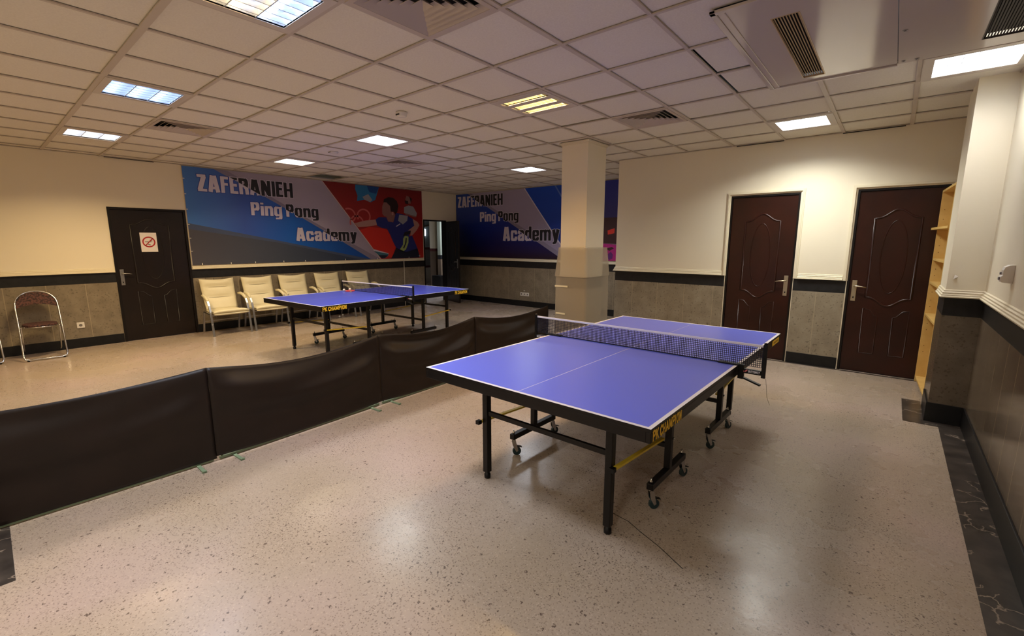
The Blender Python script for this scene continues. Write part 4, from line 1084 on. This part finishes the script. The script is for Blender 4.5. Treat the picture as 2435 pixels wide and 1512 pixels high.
# ------------------------------------------------------------------ folding chairs
M_PATT = mat('brown_patterned_upholstery', (88,52,46), .8, noise=(45, (38,18,18), .42, .56))
def folding(label, loc, rz):
    t = thing('folding_chair', label, 'folding chair', loc, rz, 'chrome folding chairs by the left wall')
    w_ = .205
    def side(q): # main frame line from front floor to back top
        return (.335-.47*q, .89*q)
    def arch(hw, q0, q1, n=16):
        pts = []
        for k in range(n+1):
            a = PI*k/n; s = -math.cos(a)*hw; q = q0+(q1-q0)*math.sin(a)**.8
            x, z = side(q); pts.append((x, s, z))
        return pts
    bm = B(); A_ = arch(w_, .77, 1.0)
    x0, z0 = side(.02)
    pts = [(x0, -w_+.05, z0), (x0-.004, -w_+.012, z0+.010), (side(.07)[0], -w_, side(.07)[1])]
    loop = A_ + [(side(.4)[0], w_, side(.4)[1]), (side(.07)[0], w_+.003, side(.07)[1]), (x0-.004, w_-.009, z0+.010), (x0, w_-.05, z0)]
    loop = [(side(.4)[0], -w_, side(.4)[1])] + loop + [(x0, -w_+.05, z0), (x0-.004, -w_+.009, z0+.010), (side(.07)[0], -w_-.003, side(.07)[1])]
    tube(bm, loop, .0115, 8, closed=True); obj('front_frame', bm, M_CHROME, t, smooth=True)
    bm = B(); w2 = .185
    rear = [(.10,-w2,.43), (-.27,-w2,.05), (-.29,-w2+.012,.020), (-.292,-w2+.05,.0125), (-.292,w2-.05,.0125), (-.29,w2-.012,.020), (-.27,w2,.05), (.10,w2,.43)]
    tube(bm, rear, .010, 8); obj('rear_frame', bm, M_CHROME, t, smooth=True)
    bm = B(); n = 24; th = .035
    ring = []
    for k in range(n):
        a = 2*PI*k/n; ring.append((.02+.185*math.copysign(abs(math.cos(a))**.8, math.cos(a)), .172*math.copysign(abs(math.sin(a))**.8, math.sin(a))))
    prism(bm, ring, .425, .425+th); obj('seat', bm, M_PATT, t, bevel=.01)
    bm = B(); tube(bm, [(.02+.19*math.cos(a), .178*math.sin(a), .428) for a in [2*PI*k/28 for k in range(28)]], .008, 8, closed=True); obj('seat_rim', bm, M_CHROME, t)
    bm = B(); A2 = arch(w_-.012, .775, .985, 18); lowz = .80
    fr, bk = [], []
    for (x, s, z) in A2:
        ql = .755+.06*(1-(s/(w_))**2)*.9
        xl, zl = side(ql)
        if zl > z-.004: xl, zl = x, z-.004
        fr.append((bm.verts.new((x+.012,s,z)), bm.verts.new((xl+.012,s,zl)))); bk.append((bm.verts.new((x-.012,s,z)), bm.verts.new((xl-.012,s,zl))))
    for i in range(len(A2)-1):
        bm.faces.new((fr[i][0],fr[i+1][0],fr[i+1][1],fr[i][1])); bm.faces.new((bk[i][0],bk[i+1][0],bk[i+1][1],bk[i][1]))
        bm.faces.new((fr[i][0],fr[i+1][0],bk[i+1][0],bk[i][0])); bm.faces.new((fr[i][1],fr[i+1][1],bk[i+1][1],bk[i][1]))
    obj('backrest', bm, M_PATT, t)
    for q in (.05,.05):
        pass
    for s in (-1, 1):
        bm = B(); lathe(bm, [(.014,0),(.014,.02)], n=10); obj('rubber_foot', bm, M_BLACKP, t, (x0-.002, s*(w_-.035), 0))
folding('chrome folding chair with brown patterned seat standing by the wall socket', (-8.92, .53, 0), -.03)
folding('second chrome folding chair, only its leg in view at the left photo edge', (-9.02, -.075, 0), .03)

# ------------------------------------------------------------------ bookcase between pillar and door wall
yb0, yb1, dp, ht, pt = 5.885, 6.752, .21, 2.10, .022
ang = math.atan2(-(.336-.375), yb1-yb0)
t = thing('bookcase', 'tall narrow pine bookcase with empty shelves between the pillar and the red-brown door', 'bookcase', (.375, yb0, 0), ang)
LB = math.hypot(yb1-yb0, .039)
bm = B(); bx(bm, 0, dp, 0, pt, 0, ht); obj('side_panel', bm, M_PINE, t, bevel=.001)
bm = B(); bx(bm, 0, dp, LB-pt, LB, 0, ht); sp_ = obj('side_panel', bm, M_PINE, t, bevel=.001)
bm = B(); bx(bm, 0, dp, pt, LB-pt, ht-pt, ht); obj('top_panel', bm, M_PINE, t)
bm = B(); bx(bm, dp-.008, dp, pt, LB-pt, .05, ht-pt); obj('back_panel', bm, M_PINE, t)
for z, out in ((.055,0), (.775,0), (1.125,0), (1.375,0)):
    bm = B(); bx(bm, .002, dp-.01, pt+.001, LB-pt-.001, z-.012, z+.010); obj('shelf', bm, M_PINE, t, bevel=.001)
bm = B(); bx(bm, .002, dp-.03, .0, LB-2*pt-.006, -.011, .011); obj('shelf', bm, M_PINE, t, (-.012, pt+.004, 1.70), (0,.02,.05))
bm = B()
for z in (.35,.42,.60,.67,.86,.93,1.02,1.2,1.27,1.45,1.52,1.60,1.8,1.9):
    tube(bm, [(.035,LB-pt-.0015,z),(.035,LB-pt+.002,z)], .004, 6)
obj('peg_hole', bm, mat('dark_peg_hole', (90,56,24), .8), sp_)

# ------------------------------------------------------------------ sockets, device, cable, hook
def socket(label, loc, rz, n=1):
    for k in range(n):
        off = (k-(n-1)/2)*.092
        lx, ly = loc[0]+math.cos(rz)*off, loc[1]+math.sin(rz)*off
        lb = label if isinstance(label, str) else label[k]
        t = thing('wall_socket', lb, 'socket', (lx, ly, loc[2]), rz)
        bm = B(); bx(bm, -.043, .043, -.012, 0, -.043, .043); obj('cover_plate', bm, M_WHITEP, t, bevel=.004)
        bm = B()
        bmesh.ops.create_cone(bm, cap_ends=True, segments=20, radius1=.020, radius2=.018, depth=.003, matrix=Matrix.Translation((0,-.0132,0)) @ Matrix.Rotation(PI/2, 4, 'X'))
        obj('outlet', bm, mat('grey_outlet', (120,112,104), .5), t)
socket('single white wall socket low on the stone beside the folding chair', (XL, .962, .337), PI/2)
socket(['white socket on the far wall, leftmost of three', 'white socket on the far wall, middle of three', 'white socket on the far wall, rightmost of three'], (-6.82, YF, .30), 0, 3)
bm = B(); bx(bm, -6.845, -6.81, YF-.015, YF-.001, .375, .395)
tag(obj('wall_hook', bm, M_WHITEP), 'tiny white clip just above the three far wall sockets', 'clip')
t = thing('wall_dispenser', 'small white rounded box mounted on the right wall above the moulding', 'dispenser', (XR, 4.30, 1.295), -PI/2)
bm = B(); prof = [(0,0),(-.052,.008),(-.058,.02),(-.058,.045),(-.050,.052),(-.050,.085),(-.044,.105),(-.026,.118),(0,.12)]
a = [bm.verts.new((-.04,p[0],p[1])) for p in prof]; b_ = [bm.verts.new((.04,p[0],p[1])) for p in prof]
bm.faces.new(a[::-1]); bm.faces.new(b_)
for k in range(len(prof)): bm.faces.new((a[k], a[(k+1)%len(prof)], b_[(k+1)%len(prof)], b_[k]))
obj('housing', bm, M_WHITEP, t, bevel=.003)
bm = B(); bx(bm, -.018, .018, -.064, -.056, .022, .04); bx(bm, -.03,-.018,-.058,-.05,.055,.07); obj('nozzle', bm, mat('grey_plastic', (120,112,116), .4), t)
bm = B(); tube(bm, [(XL+.012,6.862,.0),(XL+.012,6.862,1.10),(XL+.040,6.862,1.13),(XL+.036,6.862,1.17)], .009, 8)
tag(obj('white_conduit', bm, M_WHITEP), 'thin white vertical conduit below the left banner', 'conduit')
bm = B(); poly(bm, [(.415,PY0-.004,1.29),(.435,PY0-.02,1.275),(.41,PY0-.014,1.255)]); poly(bm, [(.415,PY0-.004,1.29),(.435,PY0-.02,1.275),(.43,PY0-.001,1.26)]); poly(bm, [(.415,PY0-.004,1.29),(.41,PY0-.014,1.255),(.43,PY0-.001,1.26),])
tag(obj('adhesive_hook', bm, M_WHITEP, solid=.004), 'tiny white adhesive hook on the pillar above the moulding', 'hook')

# ------------------------------------------------------------------ plastic sheets round the column
def sheet_mat():
    m = bpy.data.materials.new('frosted_plastic_film'); m.use_nodes = True; nt = m.node_tree
    b = nt.nodes['Principled BSDF']; b.inputs['Base Color'].default_value = srgb(192,180,160); b.inputs['Roughness'].default_value = .25
    tr = nt.nodes.new('ShaderNodeBsdfTransparent'); tr.inputs[0].default_value = (.93,.93,.92,1)
    mx = nt.nodes.new('ShaderNodeMixShader'); mx.inputs[0].default_value = .5
    nt.links.new(tr.outputs[0], mx.inputs[1]); nt.links.new(b.outputs[0], mx.inputs[2])
    nt.links.new(mx.outputs[0], nt.nodes['Material Output'].inputs['Surface'])
    return m
M_FILM = sheet_mat()
def wrap(label, z0, z1, d0, d1):
    bm = B(); rows = []
    for i in range(7):
        q = i/6; z = z0+(z1-z0)*q; d = d0+(d1-d0)*q; row = []
        x0, x1, y0, y1 = CX0-d, CX1+d, CY0-d, CY1+d+.06; r = .035
        for cx, cy, a0 in ((x0+r,y0+r,PI),(x1-r,y0+r,1.5*PI),(x1-r,y1-r,0),(x0+r,y1-r,.5*PI)):
            for k in range(5):
                a = a0+PI/2*k/4; row.append(bm.verts.new((cx+r*math.cos(a), cy+r*math.sin(a), z+.004*math.sin(3*a+z*9))))
        rows.append(row)
    n = len(rows[0])
    for a, b_ in zip(rows, rows[1:]):
        for k in range(n): bm.faces.new((a[k], a[(k+1)%n], b_[(k+1)%n], b_[k]))
    return tag(obj('plastic_sheet', bm, M_FILM, smooth=True, recalc=False), label, 'plastic sheet', 'plastic sheets round the column')
wrap('lower frosted plastic sheet wrapped round the column from floor to dark band', .002, 1.125, .058, .052)
wrap('upper frosted plastic sheet wrapped round the column over the cream paint', 1.105, 1.487, .062, .030)
M_TAPE = mat('cream_tape', (226,216,184), .5)
for x0, x1, z, lb in ((-3.515,-3.29,.972,'strip of cream tape on the wrapped column, the upper one'), (-3.495,-3.325,.60,'strip of cream tape on the wrapped column, the lower one')):
    bm = B(); y = CY0-.0595; bx(bm, x0+.02, x1, y-.0015, y, z-.012, z+.012)
    tag(obj('tape_strip', bm, M_TAPE), lb, 'tape')

# ------------------------------------------------------------------ corridor seen through the open doorway
M_GW = mat('pale_grey_green_wall', (150,154,136), .6); M_GG = mat('pale_blue_grey_wall', (150,160,162), .6)
M_MAR = mat('maroon_stripe', (92,34,34), .5); M_BR = mat('brown_cladding', (110,92,74), .5); M_LG = mat('grey_cladding', (136,132,132), .5)
def cw(name, boxes, mats):
    bm = B()
    for b_ in boxes: bx(bm, *b_)
    struct(obj(name, bm, mats))
cw('wall_corridor_end', [(-14.0,-13.9,9.2,14,1.36,3.0,0),(-14.0,-13.9,9.2,14,1.27,1.36,1),(-14.0,-13.9,9.2,14,.66,1.27,2),(-14.0,-13.9,9.2,14,.58,.66,1),(-14.0,-13.9,9.2,14,0,.58,3)], [M_GG, M_MAR, M_LG, M_WHITEP])
cw('wall_corridor_column', [(-12.6,-12.3,10.55,10.86,1.34,2.7,0),(-12.6,-12.3,10.55,10.86,1.24,1.34,1),(-12.6,-12.3,10.55,10.86,0,1.24,2)], [M_CREAM, M_MAR, M_BR])
cw('wall_corridor_side', [(-12.0,-11.85,10.38,13,1.12,2.7,0),(-12.0,-11.85,10.38,13,.98,1.12,1),(-12.0,-11.85,10.38,13,0,.98,2)], [M_GW, M_BAND, M_BR])
cw('ceiling_corridor', [(-14.1,XL-.15,5.5,14,2.7,2.8,0)], [M_TILE])
cw('floor_corridor', [(-14.1,XL-.15-4.05,5.5,14,-.1,0,0)], [M_FLOOR])
bm = B(); bx(bm, -13.89,-13.86, 11.30,11.42,1.80,2.05)
tag(obj('wall_light', bm, emis('corridor_lamp', (230,240,255), .5)), 'small lit white rectangle seen through the open doorway', 'light')
bm = B(); bar(bm, (-13.87,11.2,2.12), (-13.87,12.0,2.30), .03, .05)
tag(obj('wall_beam', bm, M_BR), 'slanted dark bar on the corridor wall beyond the doorway', 'beam')
t = thing('speaker_box', 'black box on the corridor floor beyond the open doorway', 'box', (-11.8, 10.25, 0))
bm = B(); bx(bm, -.2, .2, -.15, .15, 0, .44); obj('cabinet', bm, M_BLACKP, t, bevel=.01)
bm = B(); bx(bm, .201, .21, -.13, .13, .04, .40); obj('front_cover', bm, M_BLACKM, t)
t = thing('ceiling_light', 'added light panel out of view on the corridor ceiling, brightening the space beyond the doorway', 'ceiling light', (-10.7, 10.1, 2.7), 0)
bm = B(); bx(bm, -.3, .3, -.3, .3, -.02, -.002); obj('diffuser', bm, emis('added_corridor_panel', (230,240,255), 1), t)
lamp(t, (225,236,255), 60, .56, spread=170).location = (0,0,-.022)  # lamp and panel added out of sight to brighten the corridor
